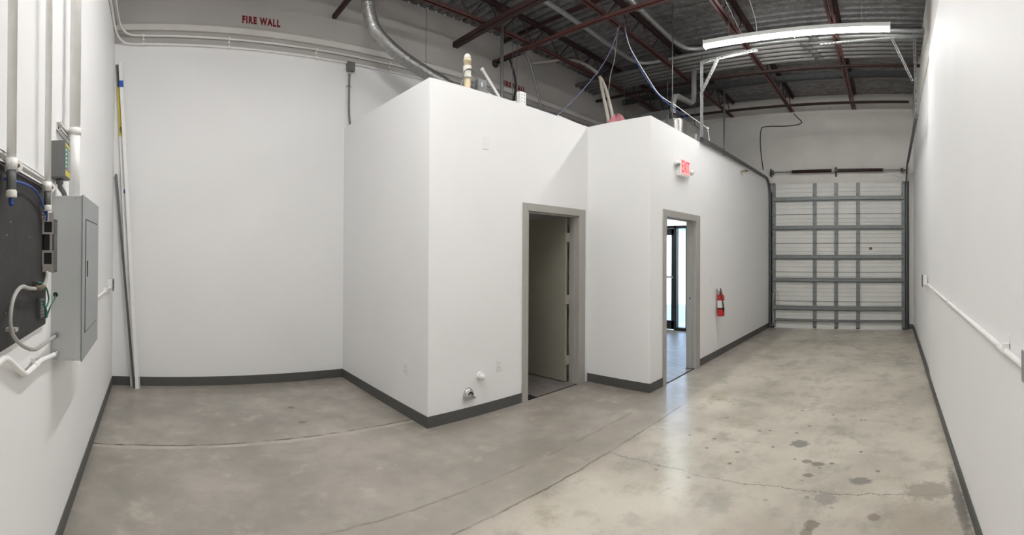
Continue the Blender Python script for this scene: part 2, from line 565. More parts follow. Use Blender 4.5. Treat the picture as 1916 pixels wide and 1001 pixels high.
def lettering(name, text, size, mx, m, parent=None, depth=0.002, bold=0.0, space=1.0, width=None):
    cu = bpy.data.curves.new(name, 'FONT')
    cu.body = text; cu.size = size; cu.extrude = depth; cu.offset = bold
    cu.align_x = 'CENTER'; cu.align_y = 'CENTER'; cu.space_character = space
    cu.resolution_u = 3
    tmp = bpy.data.objects.new(name + '_tmp', cu)
    COL.objects.link(tmp)
    me = bpy.data.meshes.new_from_object(tmp.evaluated_get(bpy.context.evaluated_depsgraph_get()))
    bpy.data.objects.remove(tmp); bpy.data.curves.remove(cu)
    me.name = name
    me.materials.clear(); me.materials.append(M[m])
    base = OFF.get(parent.name, Vector()) if parent else Vector()
    if width:
        xs = [v.co.x for v in me.vertices]
        me.transform(Matrix.Diagonal((width / (max(xs) - min(xs)), 1, 1, 1)))
    me.transform(Matrix.Translation(-base) @ mx)
    o = bpy.data.objects.new(name, me)
    COL.objects.link(o)
    if parent: o.parent = parent
    OFF[o.name] = base
    return o


def facing_minus_y(x, y, z):
    return Matrix.Translation((x, y, z)) @ Matrix.Rotation(R(90), 4, 'X')


# ------------------------------------------------------------------ the room shell
fl = MB().box(BACK, G + 0.02, H - 0.1, B + 0.1, -0.12, 0.0).build('floor', 'floor', kind='structure')
TOPD = 4.06     # drywall ends here, bare wall goes on above
wb = MB().box(A - 0.2, G + 0.2, B + 0.02, B + 0.22, -0.1, DECK + 0.1).box(A - 0.02, C + 8, B, B + 0.02, 0, TOPD).build('wall_back', 'wall', kind='structure')
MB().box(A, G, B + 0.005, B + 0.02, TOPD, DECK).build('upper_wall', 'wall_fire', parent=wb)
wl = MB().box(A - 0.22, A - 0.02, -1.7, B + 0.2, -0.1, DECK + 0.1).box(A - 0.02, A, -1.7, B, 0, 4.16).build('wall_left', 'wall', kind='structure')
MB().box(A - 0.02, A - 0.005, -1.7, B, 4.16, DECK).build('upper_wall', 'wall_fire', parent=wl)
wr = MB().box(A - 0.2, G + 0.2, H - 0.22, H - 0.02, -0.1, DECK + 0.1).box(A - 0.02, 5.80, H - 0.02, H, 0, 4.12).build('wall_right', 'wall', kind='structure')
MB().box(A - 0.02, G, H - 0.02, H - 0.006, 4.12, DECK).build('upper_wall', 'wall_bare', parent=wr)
# roll-up door wall, with the opening and, beyond the built-in rooms, the entrance alcove
gd = MB()
gd.box(G, G + 0.2, 2.50, 2.766, 0, 2.75).box(G, G + 0.2, H - 0.1, -0.25, 0, 3.05)
gd.box(G, G + 0.2, H - 0.1, 2.766, 3.05, DECK + 0.1).box(G, G + 0.2, 2.766, B + 0.2, 2.75, DECK + 0.1)
gd.box(G, G + 0.2, 2.50, 2.766, 2.75, 3.05)
wf = gd.build('wall_far', 'wall_bare', kind='structure')

# steel roof deck: one corrugated sheet, its ribs run across the hall
dm = MB()
pitch, x, prof = 0.152, A - 0.1, []
while x < G + 0.1:
    prof += [(x, DECK), (x + 0.088, DECK), (x + 0.106, DECK + 0.038), (x + 0.134, DECK + 0.038)]
    x += pitch
prof.append((G + 0.15, DECK))
n = len(prof)
dm.add([(p[0], yy, p[1]) for yy in (H - 0.1, B + 0.1) for p in prof], [(i, i + 1, n + i + 1, n + i) for i in range(n - 1)])
ceil = dm.build('ceiling', 'deck', kind='structure')
MB().box(A - 0.25, G + 0.25, H - 0.25, B + 0.25, DECK + 0.06, DECK + 0.2).build('roof_slab', 'wall_bare', parent=ceil)

# built-in rooms
TH = 0.12
wc = MB().box(C, C + TH, D, B, 0, ZT).build('wall_partition_end', 'wall', kind='structure')
DX0, DX1, DZ = 3.605, 4.515, 2.075
wd = MB().box(C + TH, DX0, D, D + TH, 0, ZT).box(DX1, E + TH, D, D + TH, 0, ZT).box(DX0, DX1, D, D + TH, DZ, ZT).build('wall_partition_front', 'wall', kind='structure')
we = MB().box(E, E + TH, F, D, 0, ZT).build('wall_partition_return', 'wall', kind='structure')
FX0, FX1 = 5.06, 5.985
wfs = MB().box(E + TH, FX0, F, F + TH, 0, ZT).box(FX1, G, F, F + TH, 0, ZT).box(FX0, FX1, F, F + TH, DZ, ZT).build('wall_partition_side', 'wall', kind='structure')
MB().box(E, E + TH, D + TH, B, 0, 2.75).build('wall_inner', 'wall', kind='structure')
MB().box(C + TH, G, D + TH, B, 2.66, 2.75).box(E + TH, G, F + TH, D + TH, 2.66, 2.75).build('ceiling_rooms', 'wall', kind='structure')


def base(name, *boxes):
    m = MB()
    for q in boxes: m.box(*q)
    return m.build(name, 'base', kind='structure', bevel=0.003)


BH, BT = 0.105, 0.008
base('baseboard_left', (A, A + BT, BACK, B, 0, BH))
base('baseboard_back', (A + BT, C, B - BT, B, 0, BH))
base('baseboard_end', (C - BT, C, D, B - BT, 0, BH))
base('baseboard_front', (C - BT, DX0 - 0.072, D - BT, D, 0, BH))
base('baseboard_return', (E - BT, E, F, D - BT, 0, BH))
base('baseboard_side', (E - BT, FX0 - 0.062, F - BT, F, 0, BH), (FX1 + 0.122, G - 0.12, F - BT, F, 0, BH))
base('baseboard_right', (A + BT, G, H, H + BT, 0, BH))
base('baseboard_far', (G - BT, G, H + BT, -0.40, 0, BH))

# beams that stand proud above the drywall
MB().prism([(B + 0.02, 4.20), (B - 0.035, 4.20), (B - 0.035, 4.27), (B + 0.02, 4.33)], A, G, 'X').build('trim_1', 'ledge', kind='structure')
MB().prism([(A - 0.02, 4.26), (A + 0.035, 4.26), (A + 0.035, 4.33), (A - 0.02, 4.39)], -1.6, B - 0.03, 'Y').build('trim_2', 'ledge', kind='structure')
MB().prism([(G + 0.01, 4.66), (G - 0.05, 4.72), (G - 0.05, 4.80), (G + 0.01, 4.80)], H, B - 0.03, 'Y').build('trim_3', 'wall_bare', kind='structure')

# stencilled warnings on the fire wall
lettering('lettering', 'FIRE WALL', 0.115, facing_minus_y(1.243, B + 0.003, 4.395), 'stencil', wb, 0.0015, 0.006, 1.25, 0.475)
lettering('lettering', 'FIRE WALL', 0.115, facing_minus_y(5.30, B + 0.003, 4.345), 'stencil', wb, 0.0015, 0.006, 1.25, 0.525)

# office and small room floors, laid in planks
fo = MB().box(E + TH, 8.85, F + TH, B, 0.0, 0.004).box(C + TH, E, D + TH, B, 0.0, 0.004).box(DX0, DX1, D, D + TH, 0, 0.004).box(FX0, FX1, F, F + TH, 0, 0.004).build('floor_office', 'dark', kind='structure')
PW = 0.18
pl = None
row = 0
x = E + TH + 0.002
while x < 8.7:
    y = F + 0.01 - (row % 3) * 0.4
    while y < B:
        y0, y1 = max(y, F + 0.012 if FX0 < x < FX1 - PW else F + TH + 0.002), min(y + 1.2, B)
        if y1 - y0 > 0.05:
            MB().box(x + 0.0015, x + PW - 0.0015, y0 + 0.0015, y1 - 0.0015, 0.004, 0.009).build('plank', 'plank', parent=fo, loc=(x, y0, 0.004))
        y += 1.2
    row += 1
    x += PW
x = C + TH + 1.14
row = 0
while x < E - PW:
    y = D + 0.012 - (row % 3) * 0.35
    while y < B:
        y0, y1 = max(y, D + 0.012 if DX0 < x < DX1 - PW else D + TH + 0.002), min(y + 1.2, B)
        if y1 - y0 > 0.05:
            MB().box(x + 0.0015, x + PW - 0.0015, y0 + 0.0015, y1 - 0.0015, 0.004, 0.009).build('plank', 'plank', parent=fo, loc=(x, y0, 0.004))
        y += 1.2
    row += 1
    x += PW


def door_frame(name, x0, x1, yw, wl_, wr_):
    """hollow-metal frame in a wall facing -Y: two jambs, head, stops"""
    r = bpy.data.objects.new(name, None); COL.objects.link(r)
    r.location = ((x0 + x1) / 2, yw, 0); OFF[r.name] = r.location.copy(); r['kind'] = 'structure'
    f = yw - 0.018
    zt, zo = DZ, DZ + 0.068
    jd = yw + TH + 0.018
    MB().prism([(x0 - wl_, 0), (x0, 0), (x0, zt), (x0 - wl_, zo)], f, yw - 0.0005, 'Y').box(x0 - 0.001, x0 + 0.016, f, jd, 0, zt).box(x0 + 0.016, x0 + 0.031, yw + 0.045, yw + 0.09, 0, zt).build('jamb', 'frame', r, bevel=0.003)
    MB().prism([(x1, 0), (x1 + wr_, 0), (x1 + wr_, zo), (x1, zt)], f, yw - 0.0005, 'Y').box(x1 - 0.016, x1 + 0.001, f, jd, 0, zt).box(x1 - 0.031, x1 - 0.016, yw + 0.045, yw + 0.09, 0, zt).build('jamb', 'frame', r, bevel=0.003)
    MB().prism([(x0 - wl_, zo), (x0, zt), (x1, zt), (x1 + wr_, zo)], f, yw - 0.0005, 'Y').box(x0, x1, f, jd, zt - 0.016, zt + 0.001).box(x0 + 0.03, x1 - 0.03, yw + 0.045, yw + 0.09, zt - 0.031, zt - 0.016).build('head', 'frame', r, bevel=0.003)
    return r


d1 = door_frame('door_2', DX0, DX1, D, 0.066, 0.115)
hx = DX1 - 0.032
sl = MB().box(hx - 0.044, hx, D + TH + 0.035, D + TH + 0.035 + 0.90, 0.02, DZ - 0.03).build('door_leaf', 'slab', d1, bevel=0.002)
for k, z in enumerate((0.28, 1.03, 1.80)):
    MB().box(hx - 0.040, hx + 0.014, D + TH + 0.012, D + TH + 0.0345, z - 0.055, z + 0.055).cyl((hx + 0.006, D + TH + 0.026, z - 0.056), (hx + 0.006, D + TH + 0.026, z + 0.056), 0.008, n=10).build('hinge', 'frame', d1)
MB().cyl((hx - 0.062, D + TH + 0.87, 0.96), (hx - 0.044, D + TH + 0.87, 0.96), 0.03).cyl((hx - 0.10, D + TH + 0.87, 0.96), (hx - 0.06, D + TH + 0.87, 0.96), 0.012).cyl((hx - 0.095, D + TH + 0.88, 0.96), (hx - 0.095, D + TH + 0.77, 0.96), 0.010).build('door_handle', 'chrome', d1)
d2 = door_frame('door_3', FX0, FX1, F, 0.060, 0.12)
MB().box(FX1 - 0.034, FX1 - 0.030, F + 0.055, F + 0.085, 0.94, 1.02).build('strike_plate', 'galv', d2)
MB().box(FX1 - 0.0355, FX1 - 0.033, F + 0.064, F + 0.078, 0.96, 1.00).build('strike_hole', 'dark', d2)

# storefront of the office
SX = 8.85
win = bpy.data.objects.new('window_1', None); COL.objects.link(win); win.location = (SX, 4.4, 0); OFF['window_1'] = win.location.copy(); win['kind'] = 'structure'
fm = MB()
ZH = 2.20
fm.box(SX - 0.06, SX + 0.06, F + TH, B, ZH - 0.055, ZH)                 # header
for y in (F + TH + 0.03, 4.09, 4.36, 5.30, B - 0.03):
    fm.box(SX - 0.06, SX + 0.06, y - 0.028, y + 0.028, 0, ZH)
fm.box(SX - 0.06, SX + 0.06, F + TH, 4.33, 0, 0.07)
fm.build('window_frame', 'storefront', win, bevel=0.003)
MB().box(SX - 0.09, SX + 0.09, F + TH, B, ZH, 2.66).build('wall_storefront', 'wall', kind='structure')
dr = MB()
y0, y1 = 4.395, 5.265
dr.box(SX - 0.025, SX + 0.025, y0, y0 + 0.07, 0.02, ZH - 0.06).box(SX - 0.025, SX + 0.025, y1 - 0.09, y1, 0.02, ZH - 0.06)
dr.box(SX - 0.025, SX + 0.025, y0, y1, 0.02, 0.20).box(SX - 0.025, SX + 0.025, y0, y1, ZH - 0.19, ZH - 0.06)
sdoor = dr.build('door_leaf', 'storefront', win, bevel=0.002)
MB().box(SX - 0.05, SX - 0.025, y0 + 0.03, y1 - 0.03, 1.10, 1.14).build('push_bar', 'galv', win)
MB().box(SX - 0.004, SX + 0.004, y0 + 0.068, y1 - 0.088, 0.19, ZH - 0.18).build('pane', 'glass', win)
for a, b_ in ((F + TH + 0.055, 4.065), (4.115, 4.335), (5.325, B - 0.055)):
    MB().box(SX - 0.004, SX + 0.004, a, b_, 0.07, ZH - 0.05).build('pane', 'glass', win)

# outside: paving, a building across the lot
MB().box(8.95, 80, -30, 60, -0.3, -0.03).build('ground', 'asphalt', kind='structure')
ob = thing('building', 'pale building with light blue piers across the sunny lot, seen through the office glass', 'building', (38, 20, -0.03))
MB().box(38, 46, -10, 45, -0.03, 6.0).build('wall', 'render', ob)
for y in (2, 8, 14, 17.2, 20, 26, 32):
    p = MB().box(37.7, 38, y, y + 1.0, -0.03, 4.2).build('pier', 'bluepaint', ob)
MB().box(37.4, 38.2, -10, 45, 4.2, 4.7).build('canopy_band', 'bluepaint', ob)

# ------------------------------------------------------------------ roll-up door
gdr = bpy.data.objects.new('door_1', None); COL.objects.link(gdr); gdr.location = (10.0, 1.15, 0); OFF['door_1'] = gdr.location.copy(); gdr['kind'] = 'structure'
gdr['label'] = 'white ribbed sectional roll-up garage door with grey steel struts'
GY0, GY1 = -0.315, 2.575
zj = [0.0, 0.585, 1.22, 1.845, 2.475, 3.15]
for i in range(5):
    z0, z1 = zj[i] + 0.006, zj[i + 1] - 0.006
    h = z1 - z0
    # ribbed inside skin: shallow grooves across the section
    pr = [(10.03, z0), (10.0, z0), (10.0, z0 + 0.06)]
    for q in (0.16, 0.30, 0.44, 0.56, 0.70, 0.84):
        zz = z0 + h * q
        pr += [(10.0, zz - 0.013), (10.015, zz - 0.009), (10.015, zz + 0.009), (10.0, zz + 0.013)]
    pr += [(10.0, z1), (10.03, z1)]
    MB().prism(pr, GY0, GY1, 'Y').build('door_section', 'panelw', gdr)
MB().box(10.028, 10.045, GY0 + 0.01, GY1 - 0.01, 0.03, 3.14).build('backing_sheet', 'track', gdr)  # sheet added to block daylight through the joints, dark so they read dark
ys = [(-0.315, 0.075), (0.650, 0.080), (1.121, 0.080), (1.589, 0.080), (2.500, 0.075)]
for i in range(5):
    for y, w in ys:
        MB().box(9.972, 10.0, y, y + w, zj[i] + 0.006, zj[i + 1] - 0.006).build('stile', 'strut', gdr, bevel=0.002)
for z, hh in ((2.80, 0.10), (2.18, 0.10), (1.545, 0.10), (1.05, 0.10), (0.44, 0.10), (0.18, 0.05)):
    pr = [(9.972, z - hh / 2), (9.962, z - hh / 2), (9.962, z - hh * 0.3), (9.915, z - hh * 0.22), (9.915, z + hh * 0.22), (9.962, z + hh * 0.3), (9.962, z + hh / 2), (9.972, z + hh / 2)]
    MB().prism(pr, GY0 + 0.03, GY1 - 0.03, 'Y').build('strut', 'strut', gdr)
hg = None
for i in range(1, 5):
    for y, w in ys:
        yc = y + w / 2
        c_ = (9.965, yc, zj[i])
        if hg is None:
            hg = MB().box(9.958, 9.972, yc - 0.03, yc + 0.03, zj[i] - 0.05, zj[i] + 0.05).cyl((9.955, yc - 0.045, zj[i]), (9.955, yc + 0.045, zj[i]), 0.010, n=8).build('hinge', 'galv_dark', gdr, loc=c_)
            h0 = Vector(c_)
        else:
            again(hg, Vector(c_) - h0)
bolt = None
for i in range(5):
    for y, w in ys:
        for dz in (0.20, 0.42):
            c_ = Vector((9.968, y + w * 0.7, zj[i] + dz))
            if bolt is None:
                bolt = MB().lathe([(0.011, 0), (0.011, 0.004), (0.007, 0.009)], c_, (-1, 0, 0), 8).build('bolt', 'black', gdr, loc=c_); b0 = c_.copy()
            else:
                again(bolt, c_ - b0)
rol = None
for i in range(6):
    for sgn, y in ((-1, GY0 + 0.02), (1, GY1 - 0.02)):
        z = zj[i] if i else 0.06
        c_ = Vector((9.93, y, z))
        m_ = MB().cyl((9.945, y, z), (9.945, y + sgn * 0.05, z), 0.006, n=8).cyl((9.945, y + sgn * 0.035, z), (9.945, y + sgn * 0.055, z), 0.022, n=14).box(9.93, 9.975, y - sgn * 0.05, y + sgn * 0.02, z - 0.02, z + 0.02)
        m_.build('roller', 'galv_dark', gdr)
MB().lathe([(0.034, 0), (0.034, 0.004), (0.02, 0.007)], (9.998, sight(1629, 465, X=10).y, sight(1629, 465, X=10).z), (-1, 0, 0), 16).build('name_plate', 'brown', gdr)
p_ = sight(1549, 466, X=10)
MB().box(9.994, 10.0, p_.y - 0.045, p_.y + 0.045, p_.z - 0.025, p_.z + 0.025).build('paper_label', 'label', gdr)
MB().box(9.972, 10.03, GY0, GY1, -0.0, 0.03).build('bottom_seal', 'panelw', gdr)
# pull rope on the left
rp = thing('pull_rope', 'pale pull rope hanging at the lower left of the roll-up door', 'rope', (9.93, 2.50, 0.9))
MB().tube(curve([(9.94, 2.49, 0.80), (9.925, 2.50, 0.83), (9.92, 2.52, 0.78), (9.925, 2.545, 0.45), (9.92, 2.53, 0.22), (9.925, 2.50, 0.05)]), 0.007, 6).tube(curve([(9.94, 2.49, 0.80), (9.935, 2.44, 0.79), (9.93, 2.42, 0.60), (9.93, 2.40, 0.52)]), 0.006, 6).build('rope', 'beige', rp)


def arc_track(sgn, y, label, zt, xr):
    r = thing('door_track', label, 'track', (9.95, y, 0), 'roll-up door tracks')
    # C-channel swept up the jamb, round the bend and back along the wall
    pts = [(9.945, 0.0)]
    pts.append((9.945, zt - 0.40))
    for k in range(1, 8):
        a = k / 8 * pi / 2
        pts.append((9.945 - 0.40 + 0.40 * cos(a), zt - 0.40 + 0.40 * sin(a)))
    pts += [(9.545, zt), (xr, zt)]
    sec = [(-0.028, 0.0), (0.028, 0.0), (0.028, -0.032), (0.022, -0.032), (0.022, -0.006), (-0.022, -0.006), (-0.022, -0.032), (-0.028, -0.032)]
    vs, fs = [], []
    m_ = len(sec)
    for i, (px_, pz) in enumerate(pts):
        a = Vector(pts[max(i - 1, 0)]); b = Vector(pts[min(i + 1, len(pts) - 1)])
        t = (b - a).normalized()
        nx, nz = -t.y, t.x
        for q, dpt in sec:
            vs.append((px_ + nx * q, y - sgn * (0.016 + dpt) , pz + nz * q))
    for i in range(len(pts) - 1):
        for k in range(m_):
            k2 = (k + 1) % m_
            fs.append((i * m_ + k, i * m_ + k2, (i + 1) * m_ + k2, (i + 1) * m_ + k))
    fs += [tuple(range(m_)), tuple(range((len(pts) - 1) * m_, len(pts) * m_))]
    MB().add(vs, fs).build('channel', 'track', r)
    # wall angle beside the vertical run and the angle on the horizontal run
    ww = 0.035 if sgn > 0 else 0.060
    MB().box(9.98, 10.045, y + sgn * 0.005, y + sgn * 0.012, 0.0, zt - 0.25).box(10.036, 10.044, y - sgn * 0.03, y + sgn * ww, 0.0, zt - 0.25).build('wall_angle', 'track', r)
    MB().box(xr, 9.45, y + sgn * 0.004, y + sgn * 0.036, zt + 0.028, zt + 0.033).box(xr, 9.45, y + sgn * 0.004, y + sgn * 0.009, zt - 0.02, zt + 0.03).build('stiffening_angle', 'galv_dark', r)
    for z in (0.25, 1.1, 2.0, 2.7):
        MB().box(9.955, 10.044, y - sgn * 0.012, y + sgn * 0.006, z, z + 0.06).build('bracket', 'track', r)
    MB().box(9.86, 10.03, y - sgn * 0.07, y - sgn * 0.045, 0.0, 0.02).build('foot_plate', 'track', r)
    return r


arc_track(1, 2.605, 'dark steel door track bending along the exit sign wall', 3.235, 6.10)
arc_track(-1, -0.345, 'dark steel door track beside the long right wall', 3.43, 6.20)


def perf_angle(name, label, a, b, w=0.035, group='perforated door track hangers', face=(1, 0, 0)):
    """slotted angle: two legs, the wide leg pierced by a row of slots"""
    a, b = Vector(a), Vector(b)
    L = (b - a).length
    t = (b - a).normalized()
    nrm = Vector(face); sdv = nrm.cross(t).normalized(); nrm = t.cross(sdv).normalized()
    m_ = MB()
    n_ = int(L / 0.05)
    st = L / n_
    mx = Matrix(((t.x, sdv.x, nrm.x, a.x), (t.y, sdv.y, nrm.y, a.y), (t.z, sdv.z, nrm.z, a.z), (0, 0, 0, 1)))
    m_.box(0, L, -w / 2, -w * 0.17, -0.0015, 0.0015, mx)
    m_.box(0, L, w * 0.17, w / 2, -0.0015, 0.0015, mx)
    for k in range(n_):
        m_.box(k * st, k * st + st * 0.45, -w * 0.17, w * 0.17, -0.0015, 0.0015, mx)
    m_.box(0, L, w / 2 - 0.003, w / 2, -0.001, w * 0.8, mx)
    return tag(m_.build(name, 'slotted'), label, 'hanger', group)


perf_angle('slotted_angle', 'upright slotted angle hanging the left door track above the exit sign wall', (6.14, 2.62, 3.20), (6.14, 2.62, 4.36), face=(-1, 0, 0))
perf_angle('slotted_angle', 'level slotted angle left of the strip light, above the exit sign wall', (6.13, 2.65, 4.335), (6.13, 1.79, 4.40), face=(-1, 0, 0))
perf_angle('slotted_angle', 'slanting slotted brace joining the upright left hanger to its level angle', (6.11, 2.60, 3.92), (6.11, 2.35, 4.36), face=(-1, 0, 0))
perf_angle('slotted_angle', 'upright slotted angle hanging the right door track by the long white wall', (6.22, -0.355, 3.40), (6.22, -0.325, 4.55), face=(-1, 0, 0))
perf_angle('slotted_angle', 'long level slotted angle under the right end of the strip light', (6.21, -0.36, 4.50), (6.21, 0.94, 4.425), face=(-1, 0, 0))
perf_angle('slotted_angle', 'slanting slotted brace near the long right wall, below the strip light', (6.19, -0.30, 3.90), (6.19, -0.03, 4.46), face=(-1, 0, 0))

# torsion shaft and springs above the door
ts = thing('torsion_shaft', 'torsion spring shaft above the roll-up door', 'spring shaft', (9.95, 1.15, 3.40))
zs = 3.405
MB().cyl((9.95, 2.60, zs), (9.95, -0.35, zs), 0.0125, n=12).build('shaft', 'galv', ts)


def coil(y0, y1):
    pts, turns, per = [], 46, 10
    for k in range(turns * per + 1):
        a = 2 * pi * k / per
        pts.append((9.95 + 0.03 * cos(a), y0 + (y1 - y0) * k / (turns * per), zs + 0.03 * sin(a)))
    return MB().tube(pts, 0.0085, 6)


coil(2.12, 1.25).build('coil_spring', 'spring', ts)
coil(1.13, 0.155).build('coil_spring', 'spring', ts)
MB().cyl((9.95, 1.25, zs), (9.95, 1.19, zs), 0.036).build('winding_cone', 'beige', ts)
MB().cyl((9.95, 2.15, zs), (9.95, 2.11, zs), 0.034).build('winding_cone', 'galv', ts)
MB().cyl((9.95, 0.16, zs), (9.95, 0.12, zs), 0.034).build('winding_cone', 'galv', ts)
MB().prism([(9.90, zs - 0.055), (10.048, zs - 0.12), (10.048, zs + 0.11), (9.92, zs + 0.06)], 1.175, 1.165, 'Y').box(10.03, 10.048, 1.145, 1.195, zs - 0.12, zs + 0.08).build('centre_bracket', 'track', ts)
for sgn, y in ((1, 2.60), (-1, -0.34)):
    MB().prism([(9.88, zs - 0.07), (10.048, zs - 0.10), (10.048, zs + 0.10), (9.90, zs + 0.07)], y, y + sgn * 0.006, 'Y').build('end_bearing_plate', 'darkred' if sgn < 0 else 'track', ts)
    MB().lathe([(0.05, 0), (0.056, 0.006), (0.045, 0.01), (0.045, 0.045), (0.056, 0.05)], (9.95, y - sgn * 0.065, zs), (0, 1, 0), 18).build('cable_drum', 'track', ts)

# ------------------------------------------------------------------ roof structure
jx0, jx1 = A + 0.02, G - 0.02


def make_joist(y, label):
    r = thing('roof_joist', label, 'joist', (jx0, y, CHORD), 'red steel roof joists')
    t = 0.006
    bc = MB()
    for s_ in (-1, 1):
        bc.box(jx0, jx1 - 0.05, y + s_ * 0.010, y + s_ * 0.048, CHORD, CHORD + t)
        bc.box(jx0, jx1 - 0.05, y + s_ * 0.010, y + s_ * (0.010 + t), CHORD, CHORD + 0.040)
    bc.build('bottom_chord', 'red', r)
    tcm = MB()
    for s_ in (-1, 1):
        tcm.box(jx0, jx1, y + s_ * 0.010, y + s_ * 0.055, DECK - t, DECK - 0.0005)
        tcm.box(jx0, jx1, y + s_ * 0.010, y + s_ * (0.010 + t), DECK - 0.048, DECK)
    tcm.build('top_chord', 'darkred', r)
    half = 0.30
    wa = wbm = None
    k = 0
    x = jx0 + 0.1
    while x + 2 * half < jx1 - 0.02:
        if wa is None:
            wa = MB().tube([(x, y, CHORD + 0.015), (x + half - 0.03, y, DECK - 0.02)], 0.0095, 7).build('web_rod', 'darkred', r, loc=(x, y, CHORD))
            wbm = MB().tube([(x + half + 0.03, y, DECK - 0.02), (x + 2 * half, y, CHORD + 0.015)], 0.0095, 7).build('web_rod', 'darkred', r, loc=(x, y, CHORD))
        else:
            again(wa, (k * 2 * half, 0, 0)); again(wbm, (k * 2 * half, 0, 0))
        k += 1
        x += 2 * half
    return r


j = make_joist(0.772, 'red bar joist crossing the right half of the strip light')
copy_tree(j, (jx0, 2.118, CHORD), 'red bar joist crossing near the left end of the strip light')
copy_tree(j, (jx0, 3.50, CHORD), 'red bar joist over the middle with blue wires draped from it')
copy_tree(j, (jx0, 4.83, CHORD), 'red bar joist nearest the fire wall, above the gray upright post')


def bar(name, label, x, z, y0, y1, w, h, m_, cat='bridging'):
    return tag(MB().box(x, x + w, y0, y1, z, z + 0.006).box(x, x + 0.006, y0, y1, z, z + h).build(name, m_), label, cat, 'bridging angles between the joists')


bar('bridging_bar', 'dark bar ending in the fire wall left of the silver hose', 2.165, 4.575, 3.4, B, 0.05, 0.05, 'darkred')
bar('bridging_bar', 'thick dark bar ending in the fire wall right of the silver hose', 4.05, 4.63, 1.0, B, 0.085, 0.075, 'darkred')
bar('bridging_bar', 'red bar ending in the fire wall behind the gray upright post', 4.86, 4.60, 1.8, B, 0.05, 0.05, 'red')
bar('bridging_bar', 'upper dark bar crossing between joist tops near the gray post', 5.02, 4.97, 3.4, B - 0.02, 0.05, 0.05, 'darkred')
bar('bridging_bar', 'red bar just beyond the rack of ceiling conduits', 7.56, 4.655, H, B, 0.045, 0.04, 'darkred')
bar('bridging_bar', 'deep dark bar across the deck between conduit rack and door wall', 8.55, 4.86, H, B, 0.05, 0.11, 'track')
bar('bridging_bar', 'thin red bar along the top of the roll-up door wall', 9.50, 4.695, H + 0.1, B, 0.04, 0.045, 'darkred')

# rack of conduits lying on the joists
ords = ('nearest', 'second', 'third', 'fourth', 'fifth', 'sixth', 'farthest')
for k in range(7):
    x = 6.66 + 0.138 * k
    z = CHORD + 0.092
    c_ = thing('ceiling_conduit', f'big gray conduit on the joists, {ords[k]} of the rack behind the strip light', 'conduit', (x, 2.5, z), 'rack of conduits under the roof')
    r_ = 0.034
    if k == 0:
        MB().tube(curve([(1.2, 3.12, 4.88), (4.0, 3.13, 4.86), (5.9, 3.13, z), (6.45, 3.10, z), (6.62, 2.98, z), (x, 2.75, z), (x, 2.4, z), (x, H, z)], 10), 0.034, 14).build('pipe', 'galv', c_)
    elif k == 1:
        MB().tube(curve([(1.2, 4.05, 4.88), (4.5, 4.05, 4.85), (6.2, 4.05, z), (6.60, 4.02, z), (6.76, 3.90, z), (x, 3.65, z), (x, 3.2, z), (x, H, z)], 10), 0.034, 14).build('pipe', 'galv', c_)
    else:
        MB().cyl((x, B, z), (x, H, z), r_, n=14).build('pipe', 'rack', c_)
    yc = (1.12, 1.12, 1.28, 1.25, 1.20, 1.16, 1.14)[k]
    MB().cyl((x, yc - 0.07, z), (x, yc + 0.07, z), 0.050, n=14).build('coupling', 'galv_dark', c_)

# the strip lights: the one in view and its twin over the near end of the hall, out of the frame
def strip_light(x, y0, y1, z, label, lens):
    r = thing('strip_light', label, 'light', (x, (y0 + y1) / 2, z), 'LED strip lights')
    ym = (y0 + y1) / 2
    MB().prism([(x - 0.035, z + 0.055), (x + 0.035, z + 0.055), (x + 0.050, z + 0.005), (x + 0.050, z - 0.004), (x - 0.050, z - 0.004), (x - 0.050, z + 0.005)], y0, y1, 'Y').build('housing', 'white', r)
    for a, b in ((y0 + 0.006, ym - 0.008), (ym + 0.008, y1 - 0.006)):
        pr = [(x + 0.048 * cos(pi + q * pi / 8), z - 0.004 + 0.040 * sin(pi + q * pi / 8)) for q in range(9)]
        MB().prism(pr, a, b, 'Y').build('lens', lens, r)
    for y in (y0, y1):
        MB().box(x - 0.051, x + 0.051, y - 0.006, y + 0.006, z - 0.044, z + 0.056).build('end_cap', 'white', r)
    MB().box(x - 0.050, x + 0.050, ym - 0.007, ym + 0.007, z - 0.046, z - 0.003).build('joiner', 'white', r)
    for y in (y0 + 0.35, y1 - 0.35):
        MB().tube([(x, y, z + 0.05), (x, y, DECK)], 0.003, 6).build('hanger_wire', 'galv', r)
    return r


strip_light(5.80, 0.0, 2.44, 4.42, 'long glowing LED strip light hung under the roof joists', 'lens_far')
strip_light(3.47, 0.50, 2.94, 4.62, 'LED strip light over the middle of the hall, out of frame', 'lens')
strip_light(1.05, 0.80, 3.24, 4.62, 'LED strip light overhead near the electrical wall, out of frame', 'lens_near')
tag(MB().tube(curve([(4.75, 2.05, 4.98), (5.1, 2.0, 4.82), (5.45, 1.98, 4.70), (5.62, 1.95, 4.60), (5.78, 1.9, 4.475)]), 0.005, 6).build('light_whip', 'galv'), 'thin wire drooping from the deck to the strip light', 'wire')
tag(MB().tube(curve([(5.0, 1.75, 4.95), (5.4, 1.72, 4.80), (5.7, 1.70, 4.62), (5.79, 1.70, 4.475)]), 0.004, 6).build('light_whip', 'white'), 'thin pale wire looping beside the red joist into the strip light', 'wire')

